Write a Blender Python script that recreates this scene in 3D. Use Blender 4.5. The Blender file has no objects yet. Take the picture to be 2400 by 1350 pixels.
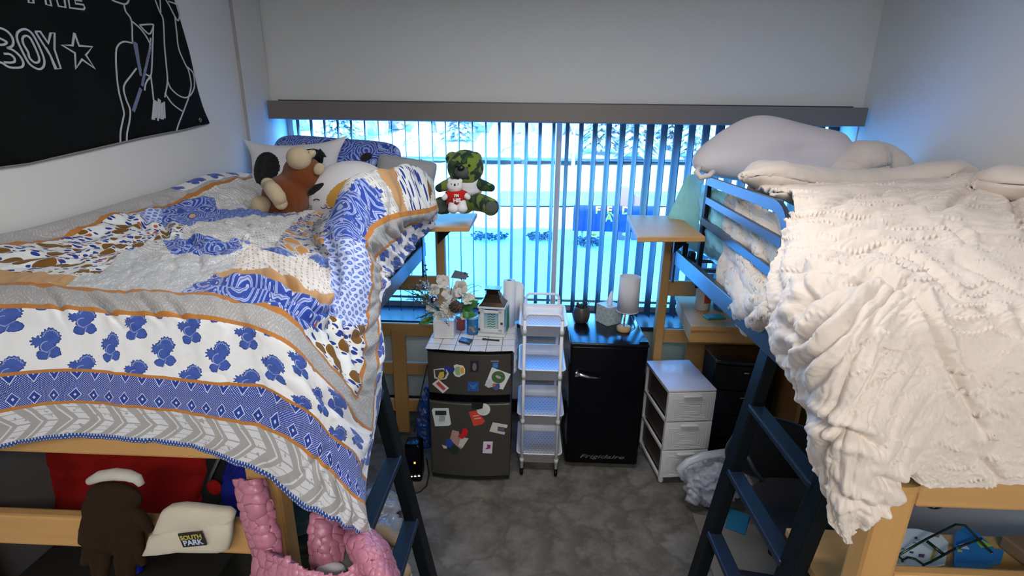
import bpy, bmesh, math, random
import numpy as np
from mathutils import Vector, Matrix, Euler, noise
C = bpy.context.scene.collection
PI = math.pi
# ------------------------------------------------------------------ camera frame
CAMH, FPX = 2.0, 1200.0
YAW, PITCH, ROLL = math.radians(2.1), math.radians(17.4), 0.0137
FW = Vector((-math.sin(YAW)*math.cos(PITCH), math.cos(YAW)*math.cos(PITCH), -math.sin(PITCH)))
_R0 = Vector((math.cos(YAW), math.sin(YAW), 0)); _U0 = _R0.cross(FW)
RT = _R0*math.cos(ROLL) + _U0*math.sin(ROLL); UP = _U0*math.cos(ROLL) - _R0*math.sin(ROLL)
CAM = Vector((0, 0, CAMH))
def ray(x, y): return FW + RT*((x-1200)/FPX) + UP*((675-y)/FPX)
def aY(x, y, Y): d = ray(x, y); return CAM + d*(Y/d.y)
def aX(x, y, X): d = ray(x, y); return CAM + d*(X/d.x)
def aZ(x, y, Z): d = ray(x, y); return CAM + d*((Z-CAMH)/d.z)
def W(x, y, z): return Vector((x, y, z))
def proj(co):                       # numpy Nx3 -> pixels, used only to place fabric prints on their cloth
    v = co - np.array(CAM); w = v@np.array(FW)
    return 1200+FPX*(v@np.array(RT))/w, 675-FPX*(v@np.array(UP))/w
# ------------------------------------------------------------------ materials
class E:
    nt = None
    def __init__(s, v): s.v = v
    @staticmethod
    def op(o, *a, clamp=False):
        n = E.nt.nodes.new('ShaderNodeMath'); n.operation = o; n.use_clamp = clamp
        for i, x in enumerate(a):
            if isinstance(x, E): E.nt.links.new(x.v, n.inputs[i])
            else: n.inputs[i].default_value = x
        return E(n.outputs[0])
    def __add__(s, o): return E.op('ADD', s, o)
    __radd__ = __add__
    def __sub__(s, o): return E.op('SUBTRACT', s, o)
    def __rsub__(s, o): return E.op('SUBTRACT', o, s)
    def __mul__(s, o): return E.op('MULTIPLY', s, o)
    __rmul__ = __mul__
    def __truediv__(s, o): return E.op('DIVIDE', s, o)
def absv(a): return E.op('ABSOLUTE', a)
def frac(a): return E.op('FRACT', a)
def flr(a): return E.op('FLOOR', a)
def sinv(a): return E.op('SINE', a)
def lt(a, b): return E.op('LESS_THAN', a, b)
def gt(a, b): return E.op('GREATER_THAN', a, b)
def mx(a, b): return E.op('MAXIMUM', a, b)
def mn(a, b): return E.op('MINIMUM', a, b)
def sq(a): return E.op('MULTIPLY', a, a)
def hyp(a, b): return E.op('SQRT', sq(a)+sq(b))
def pmod(a, p): return frac(a/p)*p
def col(c): return (c[0], c[1], c[2], 1.0)
def cmix(f, a, b):
    n = E.nt.nodes.new('ShaderNodeMix'); n.data_type = 'RGBA'
    for x, i in ((f, 0), (a, 6), (b, 7)):
        if isinstance(x, E): E.nt.links.new(x.v, n.inputs[i])
        elif i: n.inputs[i].default_value = col(x)
        else: n.inputs[i].default_value = x
    return E(n.outputs[2])
def vec(x, y, z=0.0):
    n = E.nt.nodes.new('ShaderNodeCombineXYZ')
    for i, a in enumerate((x, y, z)):
        if isinstance(a, E): E.nt.links.new(a.v, n.inputs[i])
        else: n.inputs[i].default_value = a
    return E(n.outputs[0])
def tex_noise(v, scale, detail=3, rough=.5):
    n = E.nt.nodes.new('ShaderNodeTexNoise'); n.inputs['Scale'].default_value = scale
    n.inputs['Detail'].default_value = detail; n.inputs['Roughness'].default_value = rough
    if v is not None: E.nt.links.new(v.v, n.inputs['Vector'])
    return E(n.outputs['Fac'])
def tex_vor(v, scale, feature='F1', rnd=1.0):
    n = E.nt.nodes.new('ShaderNodeTexVoronoi'); n.feature = feature; n.inputs['Scale'].default_value = scale
    n.inputs['Randomness'].default_value = rnd
    if v is not None: E.nt.links.new(v.v, n.inputs['Vector'])
    return E(n.outputs['Distance']), (E(n.outputs['Color']) if feature == 'F1' else None)
def sepx(v):
    n = E.nt.nodes.new('ShaderNodeSeparateXYZ'); E.nt.links.new(v.v, n.inputs[0])
    return E(n.outputs[0]), E(n.outputs[1]), E(n.outputs[2])
def uvs():
    n = E.nt.nodes.new('ShaderNodeTexCoord'); u, v, _ = sepx(E(n.outputs['UV'])); return u, v
def objc():
    n = E.nt.nodes.new('ShaderNodeTexCoord'); return E(n.outputs['Object'])
def mat(name, c=(.8,.8,.8), rough=.5, metal=0.0, fn=None, bump=None, bumps=.3, bdist=.002, spec=.5, emit=None, es=1.0, trans=0.0, alpha=1.0, sheen=0.0, coat=0.0, sss=0.0):
    m = bpy.data.materials.new(name); m.use_nodes = True; nt = m.node_tree; E.nt = nt
    b = nt.nodes['Principled BSDF']; I = b.inputs
    I['Base Color'].default_value = col(c); I['Roughness'].default_value = rough; I['Metallic'].default_value = metal
    I['Specular IOR Level'].default_value = spec
    if trans: I['Transmission Weight'].default_value = trans
    if alpha < 1: I['Alpha'].default_value = alpha
    if sheen: I['Sheen Weight'].default_value = sheen
    if coat: I['Coat Weight'].default_value = coat
    if sss: I['Subsurface Weight'].default_value = sss; I['Subsurface Radius'].default_value = (.01,.01,.01)
    if emit: I['Emission Color'].default_value = col(emit); I['Emission Strength'].default_value = es
    if fn: nt.links.new(fn().v, I['Base Color'])
    if bump:
        h = bump(); n = nt.nodes.new('ShaderNodeBump'); n.inputs['Strength'].default_value = bumps
        n.inputs['Distance'].default_value = bdist
        nt.links.new(h.v, n.inputs['Height']); nt.links.new(n.outputs[0], I['Normal'])
    m.diffuse_color = col(c)
    return m
def fabric(name, c, rough=.9, sc=900, bs=.25, var=.12, sheen=.15):
    d = tuple(x*(1-var) for x in c)
    return mat(name, c, rough, fn=lambda: cmix(tex_noise(objc(), 18), d, c), bump=lambda: tex_noise(objc(), sc, 2), bumps=bs, bdist=.0015, sheen=sheen, spec=.2)
def fur(name, c, sc=260, var=.35):
    d = tuple(x*(1-var) for x in c)
    return mat(name, c, .95, fn=lambda: cmix(tex_noise(objc(), sc*.5, 4), d, c), bump=lambda: tex_noise(objc(), sc, 4, .7), bumps=.7, bdist=.006, sheen=.3, spec=.1)
def wood(name, c, ax=0, dark=.72, rough=.5, sc=1.0):
    d = (c[0]*dark, c[1]*dark*.97, c[2]*dark*.9)
    def f():
        x, y, z = sepx(objc()); s = [30*sc, 30*sc, 30*sc]; s[ax] = 1.4*sc
        return cmix(tex_noise(vec(x*s[0], y*s[1], z*s[2]), 1.0, 5, .6), d, c)
    return mat(name, c, rough, fn=f, spec=.22)
# ------------------------------------------------------------------ mesh builders
class MB:
    """collects shapes into one mesh"""
    def __init__(s): s.v = []; s.f = []; s.m = []; s.sm = []
    def add(s, vs, fs, mi=0, smooth=False, M=None):
        o = len(s.v)
        for p in vs: s.v.append(tuple(M @ Vector(p)) if M is not None else tuple(p))
        for f in fs: s.f.append(tuple(i+o for i in f)); s.m.append(mi); s.sm.append(smooth)
        return s
    def bm(s, b, mi=0, smooth=False, M=None):
        b.verts.index_update()
        s.add([v.co for v in b.verts], [[v.index for v in f.verts] for f in b.faces], mi, smooth, M); b.free(); return s
    def box(s, c, d, bev=0.0, rot=None, mi=0, seg=2, M=None):
        b = bmesh.new(); bmesh.ops.create_cube(b, size=1)
        bmesh.ops.scale(b, vec=d, verts=b.verts)
        if bev > 0: bmesh.ops.bevel(b, geom=list(b.edges), offset=min(bev, min(d)*.45), segments=seg, affect='EDGES', profile=.5)
        T = Matrix.Translation(c)
        if rot is not None: T = T @ Euler(rot).to_matrix().to_4x4()
        if M is not None: T = M @ T
        return s.bm(b, mi, bev > 0 and seg > 2, T)
    def bar(s, a, b, w, h, bev=0.0, up=(0,0,1), mi=0):
        a = Vector(a); b = Vector(b); y = (b-a); L = y.length; y.normalize()
        x = y.cross(Vector(up)).normalized(); z = x.cross(y)
        T = Matrix((( x.x, y.x, z.x, 0), (x.y, y.y, z.y, 0), (x.z, y.z, z.z, 0), (0,0,0,1)))
        T = Matrix.Translation((a+b)/2) @ T
        return s.box((0,0,0), (w, L, h), bev, mi=mi, M=T)
    def tube(s, pts, r, n=10, mi=0, cap=True, closed=False, sx=1.0):
        pts = [Vector(p) for p in pts]; k = len(pts); rr = r if isinstance(r, (list, tuple)) else [r]*k
        vs = []; fs = []; prev = None
        for i, p in enumerate(pts):
            if closed: t = pts[(i+1) % k]-pts[i-1]
            else: t = pts[min(i+1, k-1)]-pts[max(i-1, 0)]
            t.normalize()
            if prev is None:
                x = t.orthogonal().normalized()
            else:
                x = (prev - t*prev.dot(t)); x = x.normalized() if x.length > 1e-6 else t.orthogonal().normalized()
            prev = x; y = t.cross(x)
            for j in range(n):
                a = 2*PI*j/n; vs.append(p + (x*math.cos(a)*sx + y*math.sin(a))*rr[i])
        K = k if closed else k-1
        for i in range(K):
            for j in range(n):
                a = i*n+j; b = i*n+(j+1) % n; c = ((i+1) % k)*n+(j+1) % n; d = ((i+1) % k)*n+j
                fs.append((a, b, c, d))
        if cap and not closed: fs.append(tuple(range(n))[::-1]); fs.append(tuple((k-1)*n+j for j in range(n)))
        return s.add(vs, fs, mi, True)
    def lathe(s, prof, c=(0,0,0), n=24, mi=0, M=None, smooth=True, cap=True):
        vs = []; fs = []; k = len(prof)
        for r, z in prof:
            for j in range(n):
                a = 2*PI*j/n; vs.append((c[0]+r*math.cos(a), c[1]+r*math.sin(a), c[2]+z))
        for i in range(k-1):
            for j in range(n): fs.append((i*n+j, i*n+(j+1) % n, (i+1)*n+(j+1) % n, (i+1)*n+j))
        if cap:
            if prof[0][0] > 1e-5: fs.append(tuple(range(n))[::-1])
            if prof[-1][0] > 1e-5: fs.append(tuple((k-1)*n+j for j in range(n)))
        return s.add(vs, fs, mi, smooth, M)
    def ell(s, c, r, rot=None, n=20, mi=0, e=1.0):
        b = bmesh.new(); bmesh.ops.create_uvsphere(b, u_segments=n, v_segments=max(6, n//2), radius=1)
        if e != 1.0:
            for v in b.verts: v.co = Vector([math.copysign(abs(q)**e, q) for q in v.co])
        T = Matrix.Translation(c)
        if rot is not None: T = T @ Euler(rot).to_matrix().to_4x4()
        T = T @ Matrix.Diagonal((r[0], r[1], r[2], 1))
        return s.bm(b, mi, True, T)
    def prism(s, poly, z0, z1, mi=0, M=None):       # polygon in xy, extruded z0..z1
        n = len(poly); vs = [(x, y, z0) for x, y in poly]+[(x, y, z1) for x, y in poly]
        fs = [tuple(range(n))[::-1], tuple(range(n, 2*n))]+[(i, (i+1) % n, n+(i+1) % n, n+i) for i in range(n)]
        return s.add(vs, fs, mi, False, M)
    def mesh(s, name):
        me = bpy.data.meshes.new(name); me.from_pydata(s.v, [], s.f)
        me.polygons.foreach_set('material_index', s.m); me.polygons.foreach_set('use_smooth', s.sm)
        me.update(); return me
def link(name, me, mats, parent=None, loc=None):
    if not isinstance(mats, (list, tuple)): mats = [mats]
    for m in mats: me.materials.append(m)
    o = bpy.data.objects.new(name, me); C.objects.link(o)
    if parent: o.parent = parent; o.matrix_parent_inverse = Matrix.Identity(4); 
    if loc: o.location = loc
    return o
def fixn(me):
    b = bmesh.new(); b.from_mesh(me); bmesh.ops.recalc_face_normals(b, faces=b.faces); b.to_mesh(me); b.free()
def obj(name, mb, mats, parent=None, world=True):
    """link the collected shape as one mesh; coordinates given in world space are made local to the thing"""
    me = mb.mesh(name) if isinstance(mb, MB) else mb
    fixn(me)
    o = link(name, me, mats, parent)
    if parent and world:
        me.transform(wmat(parent).inverted()); me.update()
    return o
def wmat(o):
    m = o.matrix_basis if not hasattr(o, 'matrix_basis') else Matrix.LocRotScale(o.location, o.rotation_euler, o.scale)
    return (wmat(o.parent) @ m) if o.parent else m
def thing(name, label, cat, loc=(0,0,0), rz=0, group=None):
    o = bpy.data.objects.new(name, None); C.objects.link(o); o.empty_display_size = .1
    o.location = loc; o.rotation_euler = (0, 0, rz); tag(o, label, cat, group); return o
def tag(o, label, cat, group=None, kind=None):
    o['label'] = label; o['category'] = cat
    if group: o['group'] = group
    if kind: o['kind'] = kind
    return o
def struct(name, mb, mats):
    o = obj(name, mb, mats); o['kind'] = 'structure'; return o
def apply_mods(o):
    dg = bpy.context.evaluated_depsgraph_get(); dg.update()
    me = bpy.data.meshes.new_from_object(o.evaluated_get(dg)); old = o.data; o.modifiers.clear(); o.data = me
    bpy.data.meshes.remove(old)
def blobby(name, mb, mats, parent=None, vox=.006, smooth=6):
    """fuse overlapping shapes into one continuous skin"""
    o = obj(name, mb, mats, parent)
    r = o.modifiers.new('r', 'REMESH'); r.mode = 'VOXEL'; r.voxel_size = vox; r.use_smooth_shade = True
    s = o.modifiers.new('s', 'SMOOTH'); s.iterations = smooth; s.factor = .6
    apply_mods(o)
    for p in o.data.polygons: p.use_smooth = True
    return o
def text_mesh(txt, size, M, depth=.001, bold=0.0, shear=0.0, align='CENTER', spacing=1.0, sx=1.0):
    cu = bpy.data.curves.new('t', 'FONT'); cu.body = txt; cu.size = size; cu.extrude = depth; cu.offset = bold; cu.shear = shear
    cu.align_x = align; cu.align_y = 'CENTER'; cu.space_character = spacing; cu.resolution_u = 3
    o = bpy.data.objects.new('t', cu); C.objects.link(o)
    dg = bpy.context.evaluated_depsgraph_get(); me = bpy.data.meshes.new_from_object(o.evaluated_get(dg))
    bpy.data.objects.remove(o); me.transform(M @ Matrix.Diagonal((sx, 1, 1, 1))); me.materials.clear(); return me
def frame_M(o, x, y):               # matrix with origin o, x axis, y axis (z = normal)
    x = Vector(x).normalized(); y = Vector(y); y = (y-x*y.dot(x)).normalized(); z = x.cross(y)
    return Matrix(((x.x, y.x, z.x, o[0]), (x.y, y.y, z.y, o[1]), (x.z, y.z, z.z, o[2]), (0,0,0,1)))
def copy_tree(o, parent=None):
    c = o.copy(); C.objects.link(c); c.parent = parent
    for ch in [q for q in bpy.data.objects if q.parent == o]: copy_tree(ch, c)
    return c
# ------------------------------------------------------------------ cloth sheets from a control net
def cr(P, ts):                      # Catmull-Rom through rows of P (n x ... x 3) at index positions ts
    n = len(P); out = []
    for t in ts:
        i = int(min(max(math.floor(t), 0), n-2)); f = t-i
        p0, p1, p2, p3 = P[max(i-1, 0)], P[i], P[i+1], P[min(i+2, n-1)]
        if i == 0: p0 = 2*p1-p2
        if i == n-2: p3 = 2*p2-p1
        out.append(.5*((2*p1)+(-p0+p2)*f+(2*p0-5*p1+4*p2-p3)*f*f+(-p0+3*p1-3*p2+p3)*f**3))
    return np.array(out)
def sheet(net, us, vs, du, mi_fn=None):
    """net[row][col] of Vectors, us = real u of columns, vs = real v of rows; grid lines keep the row and column values"""
    P = np.array([[list(p) for p in r] for r in net], float)
    def lines(k):
        ts = []; vals = []
        for i in range(len(k)-1):
            m = max(1, int(round(abs(k[i+1]-k[i])/du)))
            for j in range(m): ts.append(i+j/m); vals.append(k[i]+(k[i+1]-k[i])*j/m)
        ts.append(len(k)-1); vals.append(k[-1]); return ts, np.array(vals)
    tu, U = lines(us); tv, V = lines(vs)
    A = cr(P, tv)                                   # rows x cols x3
    B = cr(np.swapaxes(A, 0, 1), tu)                # U x V x 3
    G = np.swapaxes(B, 0, 1)                        # V x U x 3
    return G, U, V
def grid_normals(G):
    gu = np.gradient(G, axis=1); gv = np.gradient(G, axis=0); n = np.cross(gu, gv)
    return n/np.maximum(np.linalg.norm(n, axis=2, keepdims=True), 1e-9)
def grid_mesh(name, G, U=None, V=None, mi=None, wrap=False):
    h, w, _ = G.shape; idx = np.arange(h*w).reshape(h, w)
    f = np.stack([idx[:-1,:-1], idx[:-1,1:], idx[1:,1:], idx[1:,:-1]], -1).reshape(-1, 4)
    me = bpy.data.meshes.new(name); me.vertices.add(h*w); me.vertices.foreach_set('co', G.reshape(-1))
    me.loops.add(f.size); me.loops.foreach_set('vertex_index', f.reshape(-1).astype(np.int32))
    me.polygons.add(len(f)); me.polygons.foreach_set('loop_start', np.arange(0, f.size, 4, dtype=np.int32))
    me.update(calc_edges=True)
    me.polygons.foreach_set('use_smooth', np.ones(len(f), bool))
    if mi is not None: me.polygons.foreach_set('material_index', mi.reshape(-1).astype(np.int32))
    if U is not None:
        uv = me.uv_layers.new(name='UVMap'); uu, vv = np.meshgrid(U, V); a = np.stack([uu, vv], -1).reshape(-1, 2)[f.reshape(-1)]
        uv.data.foreach_set('uv', a.reshape(-1).astype(np.float32))
    me.validate(); me.update(); return me
_rng = np.random.RandomState(7)
def vnoise(x, y, seed=0):           # smooth value noise on arrays
    xi = np.floor(x).astype(int); yi = np.floor(y).astype(int); fx = x-xi; fy = y-yi
    fx = fx*fx*fx*(fx*(fx*6-15)+10); fy = fy*fy*fy*(fy*(fy*6-15)+10)
    def h(i, j):
        a = (i*374761393+j*668265263+seed*1442695041) & 0xffffffff
        a = ((a ^ (a >> 13))*1274126177) & 0xffffffff
        return ((a ^ (a >> 16)) & 0xffff)/65535.0*2-1
    return (h(xi,yi)*(1-fx)+h(xi+1,yi)*fx)*(1-fy)+(h(xi,yi+1)*(1-fx)+h(xi+1,yi+1)*fx)*fy
def worley(x, y, seed=0):
    xi = np.floor(x).astype(int); yi = np.floor(y).astype(int); d = np.full(np.shape(x), 9.0)
    def h(i, j, k):
        a = (i*374761393+j*668265263+(seed+k)*1442695041) & 0xffffffff; a = ((a ^ (a >> 13))*1274126177) & 0xffffffff
        return ((a ^ (a >> 16)) & 0xffff)/65535.0
    for i in (-1, 0, 1):
        for j in (-1, 0, 1): d = np.minimum(d, np.hypot(xi+i+.15+.7*h(xi+i, yi+j, 1)-x, yi+j+.15+.7*h(xi+i, yi+j, 2)-y))
    return d
def fbm(x, y, o=4, seed=0):
    s = 0; a = 1; 
    for i in range(o): s = s+a*vnoise(x*2**i, y*2**i, seed+i); a *= .5
    return s
def poly_dist(px, py, line):        # distance and signed side to a polyline, arrays
    d = np.full(px.shape, 1e9); sd = np.zeros(px.shape); tt = np.zeros(px.shape); n = len(line)-1
    for i in range(n):
        ax, ay = line[i]; bx, by = line[i+1]; dx, dy = bx-ax, by-ay; L = dx*dx+dy*dy+1e-9
        t = np.clip(((px-ax)*dx+(py-ay)*dy)/L, 0, 1); qx = px-ax-t*dx; qy = py-ay-t*dy; q = np.hypot(qx, qy)
        m = q < d; d = np.where(m, q, d); sd = np.where(m, np.sign(dx*(py-ay)-dy*(px-ax)), sd); tt = np.where(m, (i+t)/n, tt)
    return d, sd, tt
def inpoly(px, py, poly):
    c = np.zeros(px.shape, bool); n = len(poly)
    for i in range(n):
        x1, y1 = poly[i]; x2, y2 = poly[(i+1) % n]
        if y1 == y2: continue
        c ^= ((y1 > py) != (y2 > py)) & (px < (x2-x1)*(py-y1)/(y2-y1)+x1)
    return c
def creases(px, py, lines, k=1.0):
    """lines: (polyline, width px, depth m); a narrow valley with a soft ridge on each side"""
    D = np.zeros(px.shape)
    for ln, w, dep in lines:
        d, sd, t = poly_dist(px, py, ln); env = np.sin(np.clip(t, .04, .96)*PI)**.5
        q = d/w; D += dep*k*env*(-np.exp(-(q/.6)**2)*1.0+.75*np.exp(-((q-1.9)/1.0)**2))
    return D
# ------------------------------------------------------------------ palette
M = {}
M['wall'] = mat('wall_paint', (.69,.69,.67), .75, bump=lambda: tex_noise(objc(), 160, 3), bumps=.08)
M['ceil'] = mat('ceiling_paint', (.58,.58,.57), .9, bump=lambda: tex_noise(objc(), 90, 3), bumps=.2)
M['carpet'] = mat('carpet', (.15,.14,.13), .95, fn=lambda: cmix(E.op('MULTIPLY_ADD', tex_vor(vec(*(lambda c: (c[0]+(tex_noise(objc(), 5, 3)-.5)*.35, c[1]+(tex_noise(vec(c[1]+7.0, c[0]), 5, 3)-.5)*.35))(sepx(objc()))), 3.6, 'DISTANCE_TO_EDGE')[0], -7.0, .75, clamp=True)*.75, cmix(E.op('MULTIPLY_ADD', tex_noise(objc(), 5.0, 6, .72), 3.4, -1.2, clamp=True), (.115,.107,.096), (.245,.23,.21)), (.095,.085,.072)),
                  bump=lambda: tex_noise(objc(), 700, 3, .7), bumps=.6, bdist=.004, spec=.1)
M['bone'] = mat('taupe_metal', (.17,.145,.125), .45)
M['sill'] = mat('dark_sill', (.02,.03,.045), .35, spec=.3)
M['frame'] = mat('aluminium_frame', (.42,.42,.44), .4, .3)
M['slat'] = mat('blind_slat', (.075,.075,.10), .38, spec=.3)
M['birch'] = wood('birch_x', (.60,.34,.13), 0); M['birchz'] = wood('birch_z', (.60,.33,.12), 2); M['birchy'] = wood('birch_y', (.60,.34,.13), 1)
M['black_metal'] = mat('dark_steel', (.004,.007,.010), .45, spec=.2)
M['rail_metal'] = mat('slate_steel', (.035,.05,.075), .30, .2)
M['black_gloss'] = mat('gloss_black', (.003,.003,.005), .22, spec=.16)
M['black'] = mat('matt_black', (.008,.008,.01), .6)
M['chrome'] = mat('chrome', (.8,.8,.82), .12, 1.0)
M['white_plastic'] = mat('white_plastic', (.78,.78,.82), .35)
M['white'] = mat('white_paint', (.8,.8,.8), .5)
# ------------------------------------------------------------------ the room shell
XL, XR, YB, YF, ZC = -1.66, 1.975, -1.7, 3.35, 2.80
m = MB().box(((XL+XR)/2, (YB+YF)/2, -.05), (XR-XL+.4, YF-YB+.4, .1)); struct('floor', m, M['carpet'])
m = MB().box(((XL+XR)/2, (YB+YF)/2, ZC+.05), (XR-XL+.4, YF-YB+.4, .1)); struct('ceiling', m, M['ceil'])
m = MB().box((XL-.05, (YB+YF)/2, 1.4), (.1, YF-YB+.2, 2.8)); struct('wall_left', m, M['wall'])
m = MB().box((XR+.05, (YB+YF)/2, 1.4), (.1, YF-YB+.2, 2.8)); struct('wall_right', m, M['wall'])
m = MB().box(((XL+XR)/2, YB-.05, 1.4), (XR-XL+.2, .1, 2.8)); struct('wall_back', m, M['wall'])
# window wall: opening x -1.60..1.92, z .72..2.06
WX0, WX1, WZ0, WZ1, YO = -1.655, 1.97, .715, 2.07, 3.62
m = MB()
m.box(((XL+XR)/2, (YF+YO)/2, WZ0/2), (XR-XL+.2, YO-YF, WZ0)); m.box(((XL+XR)/2, (YF+YO)/2, (WZ1+2.8)/2), (XR-XL+.2, YO-YF, 2.8-WZ1))
m.box(((XL+WX0)/2-.05, (YF+YO)/2, (WZ0+WZ1)/2), (WX0-XL+.1, YO-YF, WZ1-WZ0)); m.box(((XR+WX1)/2+.05, (YF+YO)/2, (WZ0+WZ1)/2), (XR-WX1+.1, YO-YF, WZ1-WZ0))
struct('wall_front', m, M['wall'])
# the rest of the building's outside face, whose shade falls on the snow
m = MB(); m.box((-16, 3.3, 1.6), (28.5, .3, 6.4)); m.box((16.4, 3.3, 1.6), (28.5, .3, 6.4)); m.box((.15, 3.1, 3.95), (4, .5, 1.9)); m.box((.15, 3.4, -.75), (4, .4, 1.2))
struct('wall_outside', m, mat('brick_outside', (.3,.16,.1), .8))
# thin joint and column strip on the left wall beside the corner
m = MB().box((XL+.006, 3.19, 1.9), (.012, .30, 1.76), .004); struct('trim_1', m, M['wall'])
m = MB().box((XL+.007, 3.035, 1.9), (.014, .012, 1.76), .003); struct('trim_2', m, mat('joint_strip', (.38,.36,.33), .6))
m = MB().box(((XL+XR)/2, 3.365, 2.142), (3.52, .04, .012)); struct('trim_3', m, M['rail_metal'])
# sill board
m = MB().box(((XL+XR)/2, 3.42, .715), (3.60, .36, .03), .006); struct('window_sill', m, M['sill'])
m = MB().box(((XL+XR)/2, 3.335, .05), (3.6, .02, .10), .003); struct('baseboard_front', m, M['black'])
# window frame, one mullion, two panes
gm = bpy.data.materials.new('window_glass'); gm.use_nodes = True; nt = gm.node_tree; nt.nodes.clear()
o_ = nt.nodes.new('ShaderNodeOutputMaterial'); mxs = nt.nodes.new('ShaderNodeMixShader'); tr = nt.nodes.new('ShaderNodeBsdfTransparent'); gl = nt.nodes.new('ShaderNodeBsdfGlossy')
tr.inputs[0].default_value = (.96,.985,1,1); gl.inputs['Roughness'].default_value = .02; mxs.inputs[0].default_value = .035
nt.links.new(tr.outputs[0], mxs.inputs[1]); nt.links.new(gl.outputs[0], mxs.inputs[2]); nt.links.new(mxs.outputs[0], o_.inputs[0]); M['glass'] = gm
wroot = bpy.data.objects.new('window_1', None); C.objects.link(wroot); wroot.location = (.15, 3.57, WZ0); wroot['kind'] = 'structure'
m = MB(); YW = 3.57; zc = (WZ0+WZ1)/2
m.box((WX0+.02, YW, zc), (.04, .06, WZ1-WZ0)); m.box((WX1-.02, YW, zc), (.04, .06, WZ1-WZ0)); m.box((.15, YW, WZ1-.02), (WX1-WX0-.08, .06, .04)); m.box((.15, YW, WZ0+.035), (WX1-WX0-.08, .06, .04))
m.box((.15, YW-.02, WZ0+.09), (WX1-WX0-.08, .03, .018))
obj('window_frame', m, M['frame'], wroot)
mu = aY(1303, 500, 3.55).x
obj('mullion', MB().box((mu, 3.55, zc), (.036, .09, WZ1-WZ0-.08), .004), mat('mullion_grey', (.7,.68,.68), .5), wroot)
for a, b in ((WX0+.04, mu-.018), (mu+.018, WX1-.04)):
    obj('pane', MB().box(((a+b)/2, 3.58, zc), (b-a, .006, WZ1-WZ0-.08)), M['glass'], wroot)
# valance and vertical blind
vt = thing('vertical_blind', 'vertical window blind with grey slats turned nearly edge-on under a taupe valance', 'blind', (.16, 3.3, 2.03))
m = MB().box((.16, 3.245, 2.085), (3.57, .012, .105), .003); m.box((.16, 3.30, 2.13), (3.57, .10, .012), .003); obj('valance', m, M['bone'], vt)
obj('head_rail', MB().box((.16, 3.40, 2.045), (3.46, .05, .03), .004), M['frame'], vt)
x0 = aY(1201, 400, 3.40).x; rnd = random.Random(4)
ks = [k for k in range(-24, 30) if -1.60 < x0+k*.0865 < 1.90]
for k in ks:
    x = x0+k*.0865; a = math.radians(13+rnd.uniform(-2.5, 2.5) + (7 if k in (10, 12, 15) else 0)); n = 7; vs = []; fs = []
    for j in range(n):
        t = (j/(n-1)-.5)*.089; bow = .005*(1-(2*j/(n-1)-1)**2)
        px_ = x - math.sin(a)*t + math.cos(a)*bow; py_ = 3.40 + math.cos(a)*t + math.sin(a)*bow
        vs += [(px_, py_, .755), (px_, py_, 2.03)]
    fs = [(2*j, 2*j+2, 2*j+3, 2*j+1) for j in range(n-1)]
    mb = MB().add(vs, fs, 0, True); me = mb.mesh('slat'); o = link('slat', me, M['slat'], vt); me.transform(wmat(vt).inverted())
    sm = o.modifiers.new('t', 'SOLIDIFY'); sm.thickness = .0012
# ------------------------------------------------------------------ light
wd = bpy.data.worlds.new('sky'); bpy.context.scene.world = wd; wd.use_nodes = True; nt = wd.node_tree; E.nt = nt
n = nt.nodes.new('ShaderNodeTexCoord'); _, _, z = sepx(E(n.outputs['Generated']))
f = E.op('MULTIPLY', absv(z), 2.2, clamp=True)
cm = cmix(f, (.24,.76,1.0), (.045,.33,1.0)); nt.links.new(cm.v, nt.nodes['Background'].inputs[0]); nt.nodes['Background'].inputs[1].default_value = 8.0
sun = bpy.data.lights.new('sun', 'SUN'); sun.energy = 5.0; sun.color = (1,.82,.6); sun.angle = .01
so = bpy.data.objects.new('sun', sun); C.objects.link(so)
so.rotation_euler = Vector((.12, 1, -.465)).to_track_quat('-Z', 'Y').to_euler()
por = bpy.data.lights.new('window_portal', 'AREA'); por.shape = 'RECTANGLE'; por.size = 3.5; por.size_y = 1.3; por.cycles.is_portal = True
po = bpy.data.objects.new('window_portal', por); C.objects.link(po); po.location = (.15, 3.64, 1.39); po.rotation_euler = (-PI/2, 0, 0)
# ceiling light behind the camera; unseen second one added to brighten walls and bed tops
for yl, lb in ((-1.1, 'flat white ceiling light fixture above the room entrance'), (1.62, 'unseen flat ceiling light added above the middle of the aisle')):
  ft = thing('ceiling_light', lb, 'light', (.15, yl, ZC))
  obj('frame', MB().box((.15, yl, ZC-.03), (1.3, .5, .06), .01), M['white'], ft)
  obj('diffuser', MB().box((.15, yl, ZC-.062), (1.2, .42, .006)), mat('lamp_diffuser', (.9,.9,.9), .5, emit=(1,.96,.88), es=.6), ft)
for yl, en in ((-1.1, 43), (1.62, 13.5)):
    al = bpy.data.lights.new('ceiling_lamp', 'AREA'); al.shape = 'RECTANGLE'; al.size = 1.2; al.size_y = .42; al.energy = en; al.color = (1,.98,.94)
    ao = bpy.data.objects.new('ceiling_lamp', al); C.objects.link(ao); ao.location = (.15, yl, ZC-.07)
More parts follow.
